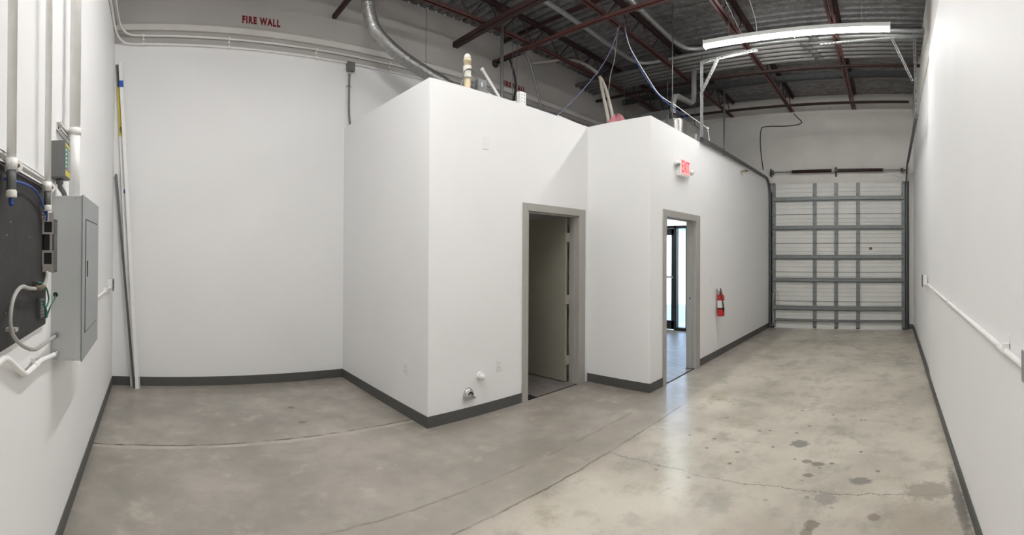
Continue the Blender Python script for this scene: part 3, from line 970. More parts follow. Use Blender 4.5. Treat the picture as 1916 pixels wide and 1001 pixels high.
# unseen warm lamp, added to light the small room behind the first door
cl = thing('ceiling_light', 'unseen warm ceiling lamp added inside the small room with the open door', 'light', (3.2, 4.9, 2.66))
MB().lathe([(0.14, 0), (0.14, -0.03), (0.12, -0.035)], (3.2, 4.9, 2.66), n=20).build('base_plate', 'white', cl)
MB().lathe([(0.12, -0.035), (0.11, -0.06), (0.07, -0.085), (0.0, -0.095)], (3.2, 4.9, 2.66), n=20).build('lens', 'warm', cl)

for k, (x, y) in enumerate(((6.6, 4.2), (8.0, 3.9))):  # panels out of view, put in to brighten the office
    op = thing('ceiling_panel', ('first' if k == 0 else 'second') + ' unseen LED panel added in the office ceiling, counted from the doorway', 'light', (x, y, 2.66), 'office ceiling panels')
    MB().box(x - 0.31, x + 0.31, y - 0.31, y + 0.31, 2.645, 2.66).build('frame', 'white', op)
    MB().box(x - 0.29, x + 0.29, y - 0.29, y + 0.29, 2.640, 2.645).build('lens', 'office', op)

# ------------------------------------------------------------------ conduits on the fire wall
zl, zu = 4.035, 4.135
for nm, z, lab in (('lower', zl, 'lower thin white conduit running along the fire wall to the gray box'), ('upper', zu, 'upper thin white conduit running along the fire wall')):
    yb = B - 0.022
    c_ = thing('wall_conduit', lab, 'conduit', (1.0, yb, z), 'conduits along the fire wall')
    xl = A + 0.022 + (0.0 if nm == 'lower' else 0.04)
    zc = z + 0.10
    MB().tube([(xl, -1.0, zc + 0.02), (xl, 4.6, zc + 0.02)] + curve([(xl, 4.9, zc + 0.02), (xl, 5.25, zc), (xl + 0.03, 5.42, zc - 0.05), (xl + 0.12, yb - 0.01, z + 0.01), (xl + 0.3, yb, z)], 6) + [(7.4, yb, z)], 0.0125, 10).build('pipe', 'conduit_white', c_)
    for x in (-0.17, 0.85, 1.95, 3.0, 4.2):
        MB().box(x - 0.010, x + 0.010, yb - 0.016, B, z - 0.017, z + 0.017).box(x - 0.010, x + 0.010, B - 0.003, B, z - 0.045, z - 0.015).build('strap', 'conduit_white', c_)
jb = thing('junction_box', 'gray square junction box on the fire wall conduit', 'box', (2.41, B, 3.985))
MB().box(2.36, 2.46, B - 0.055, B, 3.93, 4.04).build('body', 'galv_dark', jb, bevel=0.004)
MB().box(2.355, 2.465, B - 0.060, B - 0.055, 3.925, 4.045).build('cover', 'galv_dark', jb)
dp = thing('drop_conduit', 'dark gray flexible conduit dropping from the fire wall junction box', 'conduit', (2.41, B - 0.02, 3.6))
pp = curve([(2.40, B - 0.03, 3.93), (2.395, B - 0.03, 3.75), (2.395, B - 0.03, 3.45), (2.405, B - 0.03, 3.3), (2.43, B - 0.03, 3.15)], 14)
MB().tube(pp, [0.013 + 0.0012 * (i % 2) for i in range(len(pp))], 10).build('flex', 'galv_dark', dp)
MB().cyl((2.40, B - 0.03, 3.93), (2.40, B - 0.03, 3.885), 0.02).build('connector', 'galv', dp)
MB().box(2.365, 2.425, B - 0.03, B, 3.735, 3.745).build('strap', 'galv', dp)

# insulated flex hose from the roof to the top of the rooms
hs = thing('flex_duct', 'silver foil flexible duct curving down from the roof by the fire wall', 'duct', (2.4, 4.9, 4.5))
hp = curve([(2.37, 4.92, DECK), (2.36, 4.9, 4.54), (2.385, 4.9, 4.38), (2.46, 4.9, 4.215), (2.61, 4.9, 4.09), (2.82, 4.9, 3.975), (3.04, 4.9, 3.895), (3.26, 4.9, 3.83), (3.5, 4.9, 3.76), (3.9, 4.9, 3.5), (4.0, 4.9, 3.0), (4.0, 4.9, 2.75)], 10)
MB().tube(hp, [0.074 + 0.0025 * ((i // 1) % 2) for i in range(len(hp))], 20).build('hose', 'foil', hs)
seam = [p + Vector((0.0, -0.062, 0.044)) for p in hp[14:64]]
rings = MB()
for i in range(3, len(hp) - 8):
    tdir = (hp[i + 1] - hp[i - 1]).normalized()
    rings.cyl(hp[i] - tdir * 0.0022, hp[i] + tdir * 0.0022, 0.0800, n=20)
o = rings.build('wire_helix', 'galv', hs); o['kind'] = 'stuff'
MB().tube(hp[4:14], 0.0775, 20).build('clamp_band', 'foil', hs)

# loose things on and above the built-in rooms
vp = thing('vent_pipe', 'cream pipe stack with white cap on the rooms’ top edge', 'pipe', (2.835, D + 0.08, ZT))
vx, vy = 2.835, D + 0.075
MB().lathe([(0.034, 2.75), (0.034, 3.32)], (vx, vy, 0), n=20).build('pipe', 'pvc', vp)
MB().lathe([(0.042, 3.31), (0.042, 3.345), (0.038, 3.35), (0.038, 3.40), (0.042, 3.405), (0.042, 3.44)], (vx, vy, 0), n=20).build('coupling', 'pvcw', vp)
MB().lathe([(0.036, 3.44), (0.036, 3.485), (0.039, 3.485), (0.039, 3.51)], (vx, vy, 0), n=20).build('collar', 'pvc', vp)
MB().lathe([(0.033, 3.51), (0.034, 3.53), (0.030, 3.548), (0.018, 3.56), (0, 3.564)], (vx, vy, 0), n=20).build('cap', 'pvcw', vp)
MB().tube(curve([(vx - 0.10, vy - 0.01, ZT + 0.002), (vx - 0.07, vy - 0.02, 3.28), (vx - 0.065, vy - 0.04, 3.36), (vx, vy - 0.046, 3.40), (vx + 0.065, vy - 0.04, 3.37), (vx + 0.085, vy - 0.02, 3.28), (vx + 0.09, vy, 3.22)]), 0.006, 6).tube([(vx + 0.043 * cos(a * pi / 8), vy + 0.043 * sin(a * pi / 8), 3.32) for a in range(17)], 0.004, 6).build('wire', 'galv_dark', vp)
gb = thing('junction_box', 'small gray box standing right beside the cream pipe stack', 'box', (2.98, D + 0.06, ZT))
MB().box(2.935, 3.035, D + 0.02, D + 0.08, ZT, 3.325).build('body', 'galv_dark', gb, bevel=0.004)
MB().box(2.93, 3.04, D + 0.015, D + 0.02, ZT + 0.004, 3.33).build('cover', 'galv_dark', gb)
MB().box(2.968, 2.980, D + 0.0135, D + 0.015, 3.255, 3.295).build('tag', 'label', gb)
for k in range(2):
    tag(MB().tube(curve([(3.04, D + 0.05, 3.24 - 0.01 * k), (3.09, D + 0.05, 3.235), (3.14 + 0.03 * k, D + 0.05, ZT + 0.006), (3.20, D + 0.055, ZT + 0.005)]), 0.004, 6).build('wire', 'white'), ('upper' if k == 0 else 'lower') + ' white wire trailing from the small gray box on the room top', 'wire')
st = sight(904, 132, Y=4.1); sb = sight(935, 183, Y=4.0)
tag(MB().tube([st, sb, Vector((sb.x + 0.3, sb.y, 2.75))], 0.017, 10).cyl(st, st + (st - sb).normalized() * 0.03, 0.022).build('leaning_pipe', 'conduit_white'), 'slim white pipe leaning against the gray upright post', 'pipe')
po = thing('upright_post', 'gray upright steel post from the room top to the roof', 'post', (4.32, 4.80, 2.75))
MB().cyl((4.33, 4.76, 2.75), (4.325, 4.76, 5.0), 0.024, n=14).build('pole', 'galv_dark', po)
MB().box(4.25, 4.37, 4.70, 4.80, 4.93, 4.985).cyl((4.21, 4.76, 4.90), (4.27, 4.76, 4.90), 0.02).build('clamp', 'darkred', po)
MB().cyl((4.36, 4.74, 4.90), (4.40, 4.70, 4.90), 0.028).build('light_socket', 'pvcw', po)
# sprinkler-like branch out of the fire wall with black hoses
bp_ = thing('wall_fitting', 'rusty pipe fitting with black hoses sticking out of the fire wall', 'fitting', (4.88, B, 4.61))
MB().lathe([(0.06, 0), (0.06, 0.02), (0.04, 0.025), (0.04, 0.06)], (4.88, B, 4.60), (0, -1, 0)).build('flange', 'darkred', bp_)
MB().cyl((4.88, B - 0.05, 4.60), (4.93, 5.0, 4.62), 0.026).build('pipe', 'black', bp_)
h1 = curve([(4.93, 5.02, 4.62), (4.98, 4.95, 4.60), (5.03, 4.92, 4.50), (5.12, 4.9, 4.25), (5.2, 4.88, 4.0), (5.3, 4.85, 3.5), (5.3, 4.85, 2.75)])
MB().tube(h1, 0.02, 10).build('hose', 'galv_dark', bp_)
MB().tube(curve([(4.88, 5.2, 4.58), (4.90, 5.18, 4.50), (4.96, 5.16, 4.30), (4.96, 5.15, 4.10), (4.90, 5.15, 3.8), (4.85, 5.15, 3.2), (4.85, 5.15, 2.75)]), 0.016, 8).build('hose', 'black', bp_)
wp = thing('outlet_box', 'white four-plug outlet box standing on the room top', 'outlet', (3.56, D + 0.06, ZT))
MB().box(3.515, 3.605, D + 0.02, D + 0.075, ZT, 3.345).build('body', 'white', wp, bevel=0.003)
for dx in (-0.02, 0.02):
    for dz in (-0.035, 0.0, 0.035):
        MB().box(3.56 + dx - 0.0035, 3.56 + dx + 0.0035, D + 0.0185, D + 0.02, 3.275 + dz - 0.006, 3.275 + dz + 0.006).build('socket', 'dark', wp)
tag(MB().tube(curve([(3.51, D + 0.05, 3.23), (3.40, D + 0.05, 3.215), (3.2, D + 0.05, ZT + 0.008), (3.1, D + 0.05, ZT + 0.006)]), 0.006, 6).build('cord', 'white'), 'white cord lying on the room top beside the outlet box', 'cord')
for px_, yy, lab in ((797, 5.0, 'thin wire hanging in front of the fire wall by the silver duct'), (967, 4.6, 'thin hanging wire right of the gray upright post'), (959, 4.9, 'faint hanging wire just right of the gray upright post')):
    q = sight(px_, 60, Y=yy)
    tag(MB().tube([(q.x, yy, DECK), (q.x + 0.01, yy, 2.76)], 0.004, 6).build('hanging_wire', 'galv_dark'), lab, 'wire')

# beige refrigerant lines
ln = thing('line_set', 'pair of beige wrapped lines bending down into pink insulation', 'pipe', (5.1, 3.5, 3.3))
tops = [sight(994, 118, Y=B - 0.02), sight(1022, 115, Y=5.3), sight(1050, 112, Y=5.05), sight(1082, 115, Y=4.72), sight(1104, 126, Y=4.35), sight(1121, 142, X=5.35), sight(1126, 165, X=5.25), sight(1131, 190, X=5.15), sight(1138, 224, X=5.08), Vector((5.06, 3.4, 2.77))]
MB().tube(curve(tops), 0.023, 12).build('line', 'beige', ln)
t2 = [p + Vector((0.02, -0.02, 0.0)) for p in tops[5:]]
t2 = [sight(1122, 140, X=5.40), sight(1133, 165, X=5.20), sight(1140, 190, X=5.10), sight(1147, 224, X=5.02), Vector((5.0, 3.3, 2.77))]
MB().tube(curve(t2), 0.021, 12).build('line', 'beige', ln)
q = sight(1122, 144, X=5.35)
MB().cyl(q + Vector((0.01, 0.0, 0.035)), q + Vector((-0.01, -0.01, -0.035)), 0.045).build('tape_wrap', 'black', ln)
im = MB()
cy, cx = 3.30, 4.96
nu, nv = 26, 12
vs, fs = [], []
for i in range(nv + 1):
    for k in range(nu):
        a = 2 * pi * k / nu; b = i / nv * pi / 2
        rr = 1 + 0.16 * sin(3 * a + 1.0) + 0.10 * sin(7 * a + 4 * b) + 0.06 * random.uniform(-1, 1)
        vs.append((cx + 0.13 * rr * cos(b) * cos(a), cy + 0.24 * rr * cos(b) * sin(a), 2.98 + (0.36 + 0.05 * sin(5 * a)) * sin(b)))
for i in range(nv):
    for k in range(nu):
        fs.append((i * nu + k, i * nu + (k + 1) % nu, (i + 1) * nu + (k + 1) % nu, (i + 1) * nu + k))
fs.append(tuple(range(nu)))
im.add(vs, fs, True)
tag(im.build('insulation_tuft', 'pink'), 'tuft of pink fibreglass insulation on the room top at the beige lines', 'insulation')

# data cables draped from the third joist
def cable(name, label, pts, r=0.006, m_='blue', cat='cable', group=None):
    return tag(MB().tube(curve(pts, 8), r, 6).build(name, m_), label, cat, group)


ja = Vector((5.30, 3.47, CHORD + 0.01))
cable('data_cable', 'blue cable falling left from the joist to the room top', [ja, sight(1142, 95, Y=3.62), sight(1120, 132, Y=3.72), sight(1080, 180, Y=3.78), sight(1043, 216, Y=3.8), Vector((4.2, 3.72, ZT + 0.01))], 0.0065, 'bluegrey')
cable('data_cable', 'blue cable hanging nearly straight from the joist to the dark attic', [ja + Vector((0.02, 0.05, 0)), sight(1150, 110, Y=3.8), sight(1140, 157, Y=3.95), Vector((5.8, 4.05, 3.2)), Vector((5.8, 4.05, 2.76))], 0.007, 'greyflex')
cable('data_cable', 'white and blue cable swooping right to the exit sign wall', [ja + Vector((0.1, -0.01, 0)), sight(1176, 80, Y=3.36), sight(1185, 100, Y=3.3), sight(1210, 142, Y=3.15), sight(1235, 178, Y=3.0), sight(1268, 200, Y=2.88), sight(1298, 222, Y=2.80), sight(1324, 240, Y=2.72)], 0.0065, 'white')
cable('data_cable', 'dark blue cable hanging beside the white swooping cable', [ja + Vector((0.1, 0.02, 0)), sight(1187, 108, Y=3.36), sight(1212, 152, Y=3.2), sight(1238, 184, Y=3.1), sight(1258, 200, Y=3.02), Vector((6.58, 3.02, 3.68))], 0.007)
q = sight(1324, 240, Y=2.72)
tag(MB().box(q.x - 0.02, q.x + 0.02, q.y - 0.012, q.y + 0.012, q.z - 0.012, q.z + 0.012).tube([q, q + Vector((0.15, 0.02, -0.2)), q + Vector((0.28, 0.02, -0.55))], 0.005, 6).build('cable_plug', 'white'), 'white cable plug hanging over the exit sign wall', 'plug')
cable('cord', 'white cord lying along the top of the first door wall', [sight(1043, 216, Y=D + 0.08), sight(1062, 224, Y=D + 0.07), sight(1080, 232, Y=D + 0.06), sight(1096, 237, Y=D + 0.06)], 0.008, 'white', 'cord')

# exhaust vent, foil plenum and dark ductwork over the office
vd = thing('vent_duct', 'galvanised round vent duct with two elbows over the office', 'duct', (6.6, 3.3, 2.75))
vpz = [(7.37, 3.3, DECK + 0.02), (7.37, 3.3, 4.38), (7.34, 3.3, 4.25), (7.24, 3.3, 4.18), (6.75, 3.3, 4.14), (6.63, 3.3, 4.10), (6.57, 3.3, 3.98), (6.57, 3.3, 3.70)]
MB().tube(vpz, 0.047, 18).build('duct', 'rack', vd)
MB().cyl((6.57, 3.3, 3.82), (6.57, 3.3, 3.60), 0.060).cyl((6.57, 3.3, 3.83), (6.57, 3.3, 3.81), 0.066).build('collar', 'chrome', vd)
fp = thing('foil_plenum', 'rounded foil-wrapped duct box on the exit sign wall top', 'duct', (6.4, 3.2, 2.77))
pr = [(6.80, 2.93), (6.80, 3.50), (6.08, 3.50)] + [(6.20 - 0.12 * cos(a * pi / 16), 3.05 - 0.12 * sin(a * pi / 16)) for a in range(9)]
MB().prism(pr, 2.77, 3.585, 'Z').build('body', 'foil', fp, bevel=0.012)
MB().box(6.60, 6.74, 2.90, 2.93, ZT - 0.1, 3.46).build('side_flange', 'galv', fp)
MB().box(6.065, 6.08, 3.12, 3.16, 2.77, 3.58).build('tape_strip', 'galv_dark', fp)
ah = thing('air_handler', 'dark boxy air handler behind the return wall top', 'air handler', (7.8, 4.2, 2.75))
MB().box(7.2, 8.6, 3.7, 4.7, 3.25, 4.12).build('cabinet', 'galv_dark', ah, bevel=0.01)
MB().box(7.05, 7.2, 3.9, 4.5, 3.35, 3.8).build('intake', 'track', ah)
for x in (7.25, 8.42):
    for y in (3.75, 4.65):
        MB().cyl((x, y, 4.12), (x, y, DECK), 0.006, n=6).build('hanger_rod', 'galv_dark', ah)
MB().box(7.3, 8.4, 3.9, 4.5, 2.75, 3.25).build('plenum', 'foil', ah)
cable('cable_loop', 'black cable looping over the air handler', [(6.9, 3.9, 3.4), (6.75, 3.95, 3.6), (6.85, 3.8, 3.75), (7.0, 3.7, 3.6), (6.95, 3.55, 3.45), (7.0, 3.5, 3.3)], 0.012, 'black')
for x, y, z0, lab in ((8.61, 3.2, 2.75, 'gray hanger rod over the exit sign wall, nearest the door wall'), (5.75, 2.9, 3.5, 'gray hanger rod just left of the foil duct box'), (6.9, 2.95, 3.4, 'thin hanger rod behind the round vent duct')):
    tag(MB().cyl((x, y, z0), (x, y, 4.9 if x > 8 else DECK), 0.018 if x > 8 else 0.008, n=8).build('hanger_rod', 'galv_dark'), lab, 'rod')
cable('door_wall_cable', 'thin dark cable looping down the bare wall beside the roll-up door', [sight(1482, 209, X=G - 0.02), sight(1492, 220, X=G - 0.02), sight(1500, 228, X=G - 0.02), sight(1493, 233, X=G - 0.02), sight(1470, 236, X=G - 0.02), sight(1433, 237, X=G - 0.02), sight(1424, 244, X=G - 0.02), sight(1423, 275, X=G - 0.02), sight(1428, 318, X=G - 0.02)], 0.010, 'black')

# ------------------------------------------------------------------ things on the partition walls
def plate(name, label, p, nrm, w, h, cat, kind, group=None):
    """wall plate: 'blank', 'outlet' or 'switch', on a wall whose outward normal is nrm"""
    n_ = Vector(nrm); p = Vector(p)
    u = Vector((0, 0, 1)).cross(n_)
    mx = Matrix(((u.x, n_.x, 0, p.x), (u.y, n_.y, 0, p.y), (u.z, n_.z, 1, p.z), (0, 0, 0, 1)))
    r = thing(name, label, cat, p, group)
    MB().box(-w / 2, w / 2, 0, 0.007, -h / 2, h / 2, mx).build('cover_plate', 'white', r, bevel=0.002)
    if kind == 'outlet':
        for s_ in (-1, 1):
            f_ = MB().box(-0.017, 0.017, 0.007, 0.010, s_ * 0.021 - 0.014, s_ * 0.021 + 0.014, mx).build('receptacle', 'white', r, bevel=0.002)
            sl_ = MB()
            for dx in (-0.007, 0.007): sl_.box(dx - 0.0012, dx + 0.0012, 0.010, 0.0105, s_ * 0.021 - 0.002, s_ * 0.021 + 0.008, mx)
            sl_.box(-0.0025, 0.0025, 0.010, 0.0105, s_ * 0.021 - 0.010, s_ * 0.021 - 0.005, mx)
            sl_.build('slots', 'dark', f_)
    elif kind == 'switch':
        MB().box(-0.017, 0.017, 0.007, 0.011, -0.034, 0.034, mx).build('rocker', 'white', r, bevel=0.002)
    for dz in ((-h * 0.42, h * 0.42) if kind != 'outlet' else (0.0,)):
        MB().lathe([(0.003, 0), (0.003, 0.0015)], mx @ Vector((0, 0.007, dz)), n_, 8).build('screw', 'galv', r)
    return r


plate('blank_plate', 'blank white wall plate high on the first door wall', (3.017, D, 2.694), (0, -1, 0), 0.078, 0.125, 'wall plate', 'blank')
plate('wall_outlet', 'white outlet left of the first doorway, above the white cap', (3.206, D, 0.459), (0, -1, 0), 0.075, 0.12, 'outlet', 'outlet')
plate('wall_outlet', 'white outlet on the short side wall near the corner', (C, 3.949, 0.457), (-1, 0, 0), 0.075, 0.12, 'outlet', 'outlet')
plate('light_switch', 'white switch beside the second doorway above the extinguisher', (6.466, F, 1.197), (0, -1, 0), 0.078, 0.125, 'switch', 'switch')
plate('wall_outlet', 'white outlet low between fire extinguisher and roll-up door', (8.309, F, 0.525), (0, -1, 0), 0.078, 0.125, 'outlet', 'outlet')

cap = thing('pipe_cap', 'round white pipe cap sticking out below the wall outlet', 'pipe cap', (2.972, D, 0.383))
MB().lathe([(0.046, 0), (0.046, 0.008), (0.036, 0.016)], (2.955, D, 0.385), (0, -1, 0)).build('escutcheon', 'white', cap)
MB().lathe([(0.032, 0.01), (0.032, 0.045), (0.029, 0.058), (0.018, 0.067), (0, 0.069)], (2.955, D, 0.385), (0, -1, 0)).build('cap', 'white', cap)
# chrome hooded clean-out cover
co = thing('cleanout_cover', 'chrome hooded cover low on the first door wall', 'drain cover', (2.811, D, 0.244))
vs, fs = [], []
nu, nv = 18, 8
for i in range(nv + 1):
    b = i / nv * pi / 2
    for k in range(nu + 1):
        a = k / nu * pi
        rx_, rz_ = 0.066, 0.078
        x_ = 2.811 - rx_ * cos(a) * cos(b)
        z_ = 0.205 + rz_ * sin(a) * cos(b) * 1.15
        vs.append((x_, D - 0.045 * sin(b), z_))
for i in range(nv):
    for k in range(nu):
        fs.append((i * (nu + 1) + k, i * (nu + 1) + k + 1, (i + 1) * (nu + 1) + k + 1, (i + 1) * (nu + 1) + k))
hood = MB().add(vs, fs, True)
hood.box(2.745, 2.877, D - 0.036, D, 0.188, 0.206)
hood.build('hood', 'chrome', co)
for a in range(5):
    an = R(45 + 22 * a)
    MB().box(2.811 + 0.034 * cos(an) - 0.0025, 2.811 + 0.034 * cos(an) + 0.0025, D - 0.046, D - 0.030, 0.207 + 0.048 * sin(an) - 0.008, 0.207 + 0.048 * sin(an) + 0.008).build('vent_slot', 'dark', co)
MB().lathe([(0.007, 0), (0.007, 0.003), (0.003, 0.005)], (2.835, D - 0.043, 0.226), (0, -1, 0), 12).build('screw', 'chrome', co)

# exit sign with two lamp heads
ex = thing('exit_sign', 'white exit sign with glowing red letters and two lamp heads', 'sign', (5.52, F, 2.72))
sx0, sx1, sz0, sz1 = 5.36, 5.64, 2.605, 2.825
MB().box(sx0, sx1, F - 0.062, F, sz0, sz1).build('housing', 'white', ex, bevel=0.008)
MB().box(sx0 + 0.012, sx1 - 0.012, F - 0.068, F - 0.062, sz0 + 0.025, sz1 - 0.012).build('face', 'exitface', ex)
lettering('letters', 'EXIT', 0.215, facing_minus_y((sx0 + sx1) / 2, F - 0.0695, (sz0 + sz1) / 2 + 0.004) @ Matrix.Diagonal((0.56, 1.0, 1, 1)), 'exitred', ex, 0.001, 0.0, 0.95, 0.40)
for x, yy, zz, ax, dx in ((sx0 - 0.030, F - 0.030, 2.765, (-0.25, -0.35, -0.9), -1), (sx1 + 0.070, F - 0.045, 2.70, (0.35, -0.8, -0.45), 1)):
    hd = MB().lathe([(0.016, -0.02), (0.034, 0.0), (0.038, 0.03), (0.034, 0.036)], (x, yy, zz), ax, 18).build('lamp_head', 'white', ex)
    MB().lathe([(0.032, 0.034), (0.028, 0.040), (0, 0.042)], (x, yy, zz), ax, 18).build('lamp_lens', 'galv', hd)
    MB().cyl((sx0 + 0.01 if dx < 0 else sx1 - 0.01, F - 0.035, 2.72), (x, yy, zz), 0.012, n=10).build('swivel_arm', 'white', ex)

# fire extinguisher on its hook
fx, fy = 6.785, F - 0.075
fe = thing('fire_extinguisher', 'red fire extinguisher hanging on the wall past the second doorway', 'fire extinguisher', (fx, F, 0.64))
MB().lathe([(0.044, 0.640), (0.055, 0.648), (0.057, 0.66), (0.057, 0.925), (0.052, 0.952), (0.036, 0.976), (0.020, 0.988), (0.020, 1.0)], (fx, fy, 0), n=28).build('cylinder', 'extred', fe)
MB().lathe([(0.0575, 0.775), (0.0578, 0.776), (0.0578, 0.885), (0.0575, 0.886)], (fx, fy, 0), n=28).build('paper_label', 'label', fe)
MB().lathe([(0.0585, 0.752), (0.0592, 0.753), (0.0592, 0.768), (0.0585, 0.769)], (fx, fy, 0), n=28).build('strap', 'black', fe)
for dz in (0.80, 0.815, 0.83, 0.85):
    MB().prism([(fx + 0.0584 * cos(a), fy + 0.0584 * sin(a)) for a in (R(-100), R(-85), R(-70), R(-55))] + [(fx + 0.0576 * cos(a), fy + 0.0576 * sin(a)) for a in (R(-55), R(-70), R(-85), R(-100))], dz, dz + 0.006, 'Z').build('label_print', 'black', fe)
MB().lathe([(0.018, 0.998), (0.022, 1.002), (0.022, 1.02), (0.012, 1.024), (0.012, 1.035)], (fx, fy, 0), n=16).build('valve', 'brass', fe)
MB().obar((fx + 0.01, fy, 1.03), (fx - 0.075, fy - 0.02, 1.05), 0.018, 0.006).build('carry_handle', 'black', fe)
MB().obar((fx + 0.02, fy, 1.042), (fx - 0.07, fy - 0.02, 1.075), 0.018, 0.006).build('lever', 'brass', fe)
MB().lathe([(0.013, 0), (0.013, 0.01), (0.009, 0.012)], (fx + 0.01, fy - 0.022, 1.012), (0, -1, 0), 14).build('gauge', 'label', fe)
MB().tube(curve([(fx - 0.015, fy - 0.01, 1.018), (fx - 0.065, fy - 0.02, 1.015), (fx - 0.072, fy - 0.03, 0.96), (fx - 0.055, fy - 0.05, 0.88), (fx - 0.045, fy - 0.058, 0.78)]), 0.009, 8).build('hose', 'black', fe)
MB().cyl((fx - 0.045, fy - 0.058, 0.785), (fx - 0.043, fy - 0.060, 0.735), 0.010, 0.014, n=12).build('nozzle', 'black', fe)
MB().box(fx - 0.015, fx + 0.015, F - 0.02, F, 0.90, 1.06).box(fx - 0.012, fx + 0.012, F - 0.06, F - 0.015, 1.015, 1.022).build('wall_hook', 'galv', fe)

vl = thing('hose_valve', 'small brass and red valve on the wall below the door track', 'valve', (7.96, F, 3.095))
MB().cyl((7.96, F, 3.095), (7.96, F - 0.05, 3.095), 0.022, n=14).build('stub', 'galv', vl)
MB().cyl((7.96, F - 0.045, 3.095), (7.96, F - 0.085, 3.095), 0.016, n=14).lathe([(0.026, 0.085), (0.028, 0.095), (0.022, 0.115)], (7.96, F, 3.095), (0, -1, 0), 8).build('body', 'brass', vl)
MB().cyl((7.96, F - 0.11, 3.095), (7.96, F - 0.16, 3.095), 0.016, 0.005, n=12).build('tip', 'darkred', vl)

# ------------------------------------------------------------------ electrical wall on the left
def strut_channel(label, y0, y1, z):
    r = thing('strut_channel', label, 'channel', (A, (y0 + y1) / 2, z), 'strut channels on the electrical wall')
    m_ = MB()
    x0, x1, h = A, A + 0.026, 0.041
    m_.box(x0, x0 + 0.003, y0, y1, z - h / 2, z + h / 2)
    m_.box(x0, x1, y0, y1, z + h / 2 - 0.003, z + h / 2).box(x0, x1, y0, y1, z - h / 2, z - h / 2 + 0.003)
    m_.box(x1 - 0.003, x1, y0, y1, z + h / 2 - 0.011, z + h / 2).box(x1 - 0.003, x1, y0, y1, z - h / 2, z - h / 2 + 0.011)
    m_.build('channel', 'conduit_white', r)
    s_ = MB()
    k = y0 + 0.03
    while k < y1 - 0.02:
        s_.box(x0 + 0.003, x0 + 0.0036, k, k + 0.028, z - 0.006, z + 0.006)
        k += 0.05
    o = s_.build('slots', 'dark', r); o['kind'] = 'stuff'
    return r


strut_channel('lower strut channel along the top of the black board', 0.9, 2.05, 1.885)
strut_channel('upper strut channel behind the thick conduit over the panel', 2.325, 2.93, 2.222)


def riser(label, y, x, r_, z0, bush, zc):
    """conduit coming down the wall; strapped to the strut, with a bare steel end and bushing"""
    c_ = thing('conduit_riser', label, 'conduit', (x, y, z0), 'vertical conduits on the electrical wall')
    MB().cyl((x, y, zc + 0.0), (x, y, DECK), r_, n=20).build('pipe', 'conduit_white', c_)
    if bush:
        MB().cyl((x, y, z0 + 0.02), (x, y, zc), r_ * 0.985, n=20).build('bare_end', 'galv_dark', c_)
        MB().lathe([(r_ * 1.12, z0), (r_ * 1.18, z0 + 0.004), (r_ * 1.18, z0 + 0.020), (r_ * 1.02, z0 + 0.024)], (x, y, 0), n=20).build('bushing', 'pvcw', c_)
    else:
        MB().cyl((x, y, z0), (x, y, zc), r_, n=20).build('pipe_foot', 'conduit_white', c_)
        MB().cyl((x, y, z0), (x, y, z0 + 0.03), r_ * 1.12, n=20).build('connector', 'conduit_white', c_)
    k = MB()
    k.tube([(x + (r_ + 0.002) * cos(a * pi / 10), y + (r_ + 0.002) * sin(a * pi / 10), zc) for a in range(-7, 8)], 0.0022, 6)
    k.lathe([(r_ + 0.0035, -0.019), (r_ + 0.0035, 0.019)], (x, y, zc), n=20)
    k.box(A + 0.024, x + r_ * 0.3, y + r_ * 0.75, y + r_ + 0.006, zc - 0.019, zc + 0.019)
    k.lathe([(0.019, -0.006), (0.019, 0.006)], (x + r_ * 0.55, y + r_ + 0.018, zc), (0.6, -0.8, 0), 16)
    st_ = k.build('strap', 'conduit_white', c_)
    MB().lathe([(0.006, 0.006), (0.007, 0.010), (0.004, 0.014)], (x + r_ * 0.55, y + r_ + 0.018, zc), (0.6, -0.8, 0), 10).build('bolt', 'brown', st_)
    return c_


riser('leftmost white conduit at the photo edge, its bare end over the black board', 1.43, A + 0.051, 0.016, 1.755, True, 1.862)
riser('middle white conduit ending with a bushing above the bracket', 1.935, A + 0.051, 0.0145, 1.755, True, 1.858)
riser('thickest white conduit, entering the top of the panel', 2.50, A + 0.066, 0.030, 1.853, False, 2.232)

# backboard
bb = thing('backboard', 'black painted plywood board behind the cables', 'board', (A, 1.6, 1.55))
MB().box(A + 0.001, A + 0.014, 0.95, 2.075, 1.252, 1.862).build('sheet', 'board', bb, bevel=0.001)
for px_, py_ in ((13, 440), (55, 443), (28, 551), (11, 586), (20, 415)):
    q = sight(px_, py_, X=A + 0.0145)
    MB().lathe([(0.0035, 0), (0.003, 0.001)], (q.x, q.y, q.z), (1, 0, 0), 8).build('screw', 'galv', bb)

# distribution panel
ep = thing('electrical_panel', 'gray electrical panel with hinged door on the left wall', 'electrical panel', (A, 2.55, 1.45))
PX = A + 0.150
PY0, PY1, PZ0, PZ1 = 2.245, 2.85, 1.050, 1.856
MB().box(A, PX, PY0, PY1, PZ0, PZ1).build('box', 'ebox', ep, bevel=0.002)
MB().box(PX + 0.001, PX + 0.006, PY0 - 0.003, PY1 + 0.003, PZ0 - 0.004, PZ1 + 0.004).build('cover', 'edoor', ep, bevel=0.0015)
dl = MB().box(PX + 0.006, PX + 0.010, PY0 + 0.085, PY1 - 0.075, PZ0 + 0.13, PZ1 - 0.115).build('door', 'edoor', ep, bevel=0.001)
MB().box(PX + 0.0058, PX + 0.0065, PY0 + 0.078, PY1 - 0.068, PZ0 + 0.123, PZ1 - 0.108).build('door_gap', 'dark', ep)
MB().box(PX + 0.010, PX + 0.015, PY0 + 0.115, PY0 + 0.128, 1.455, 1.535).build('latch', 'track', dl, bevel=0.001)
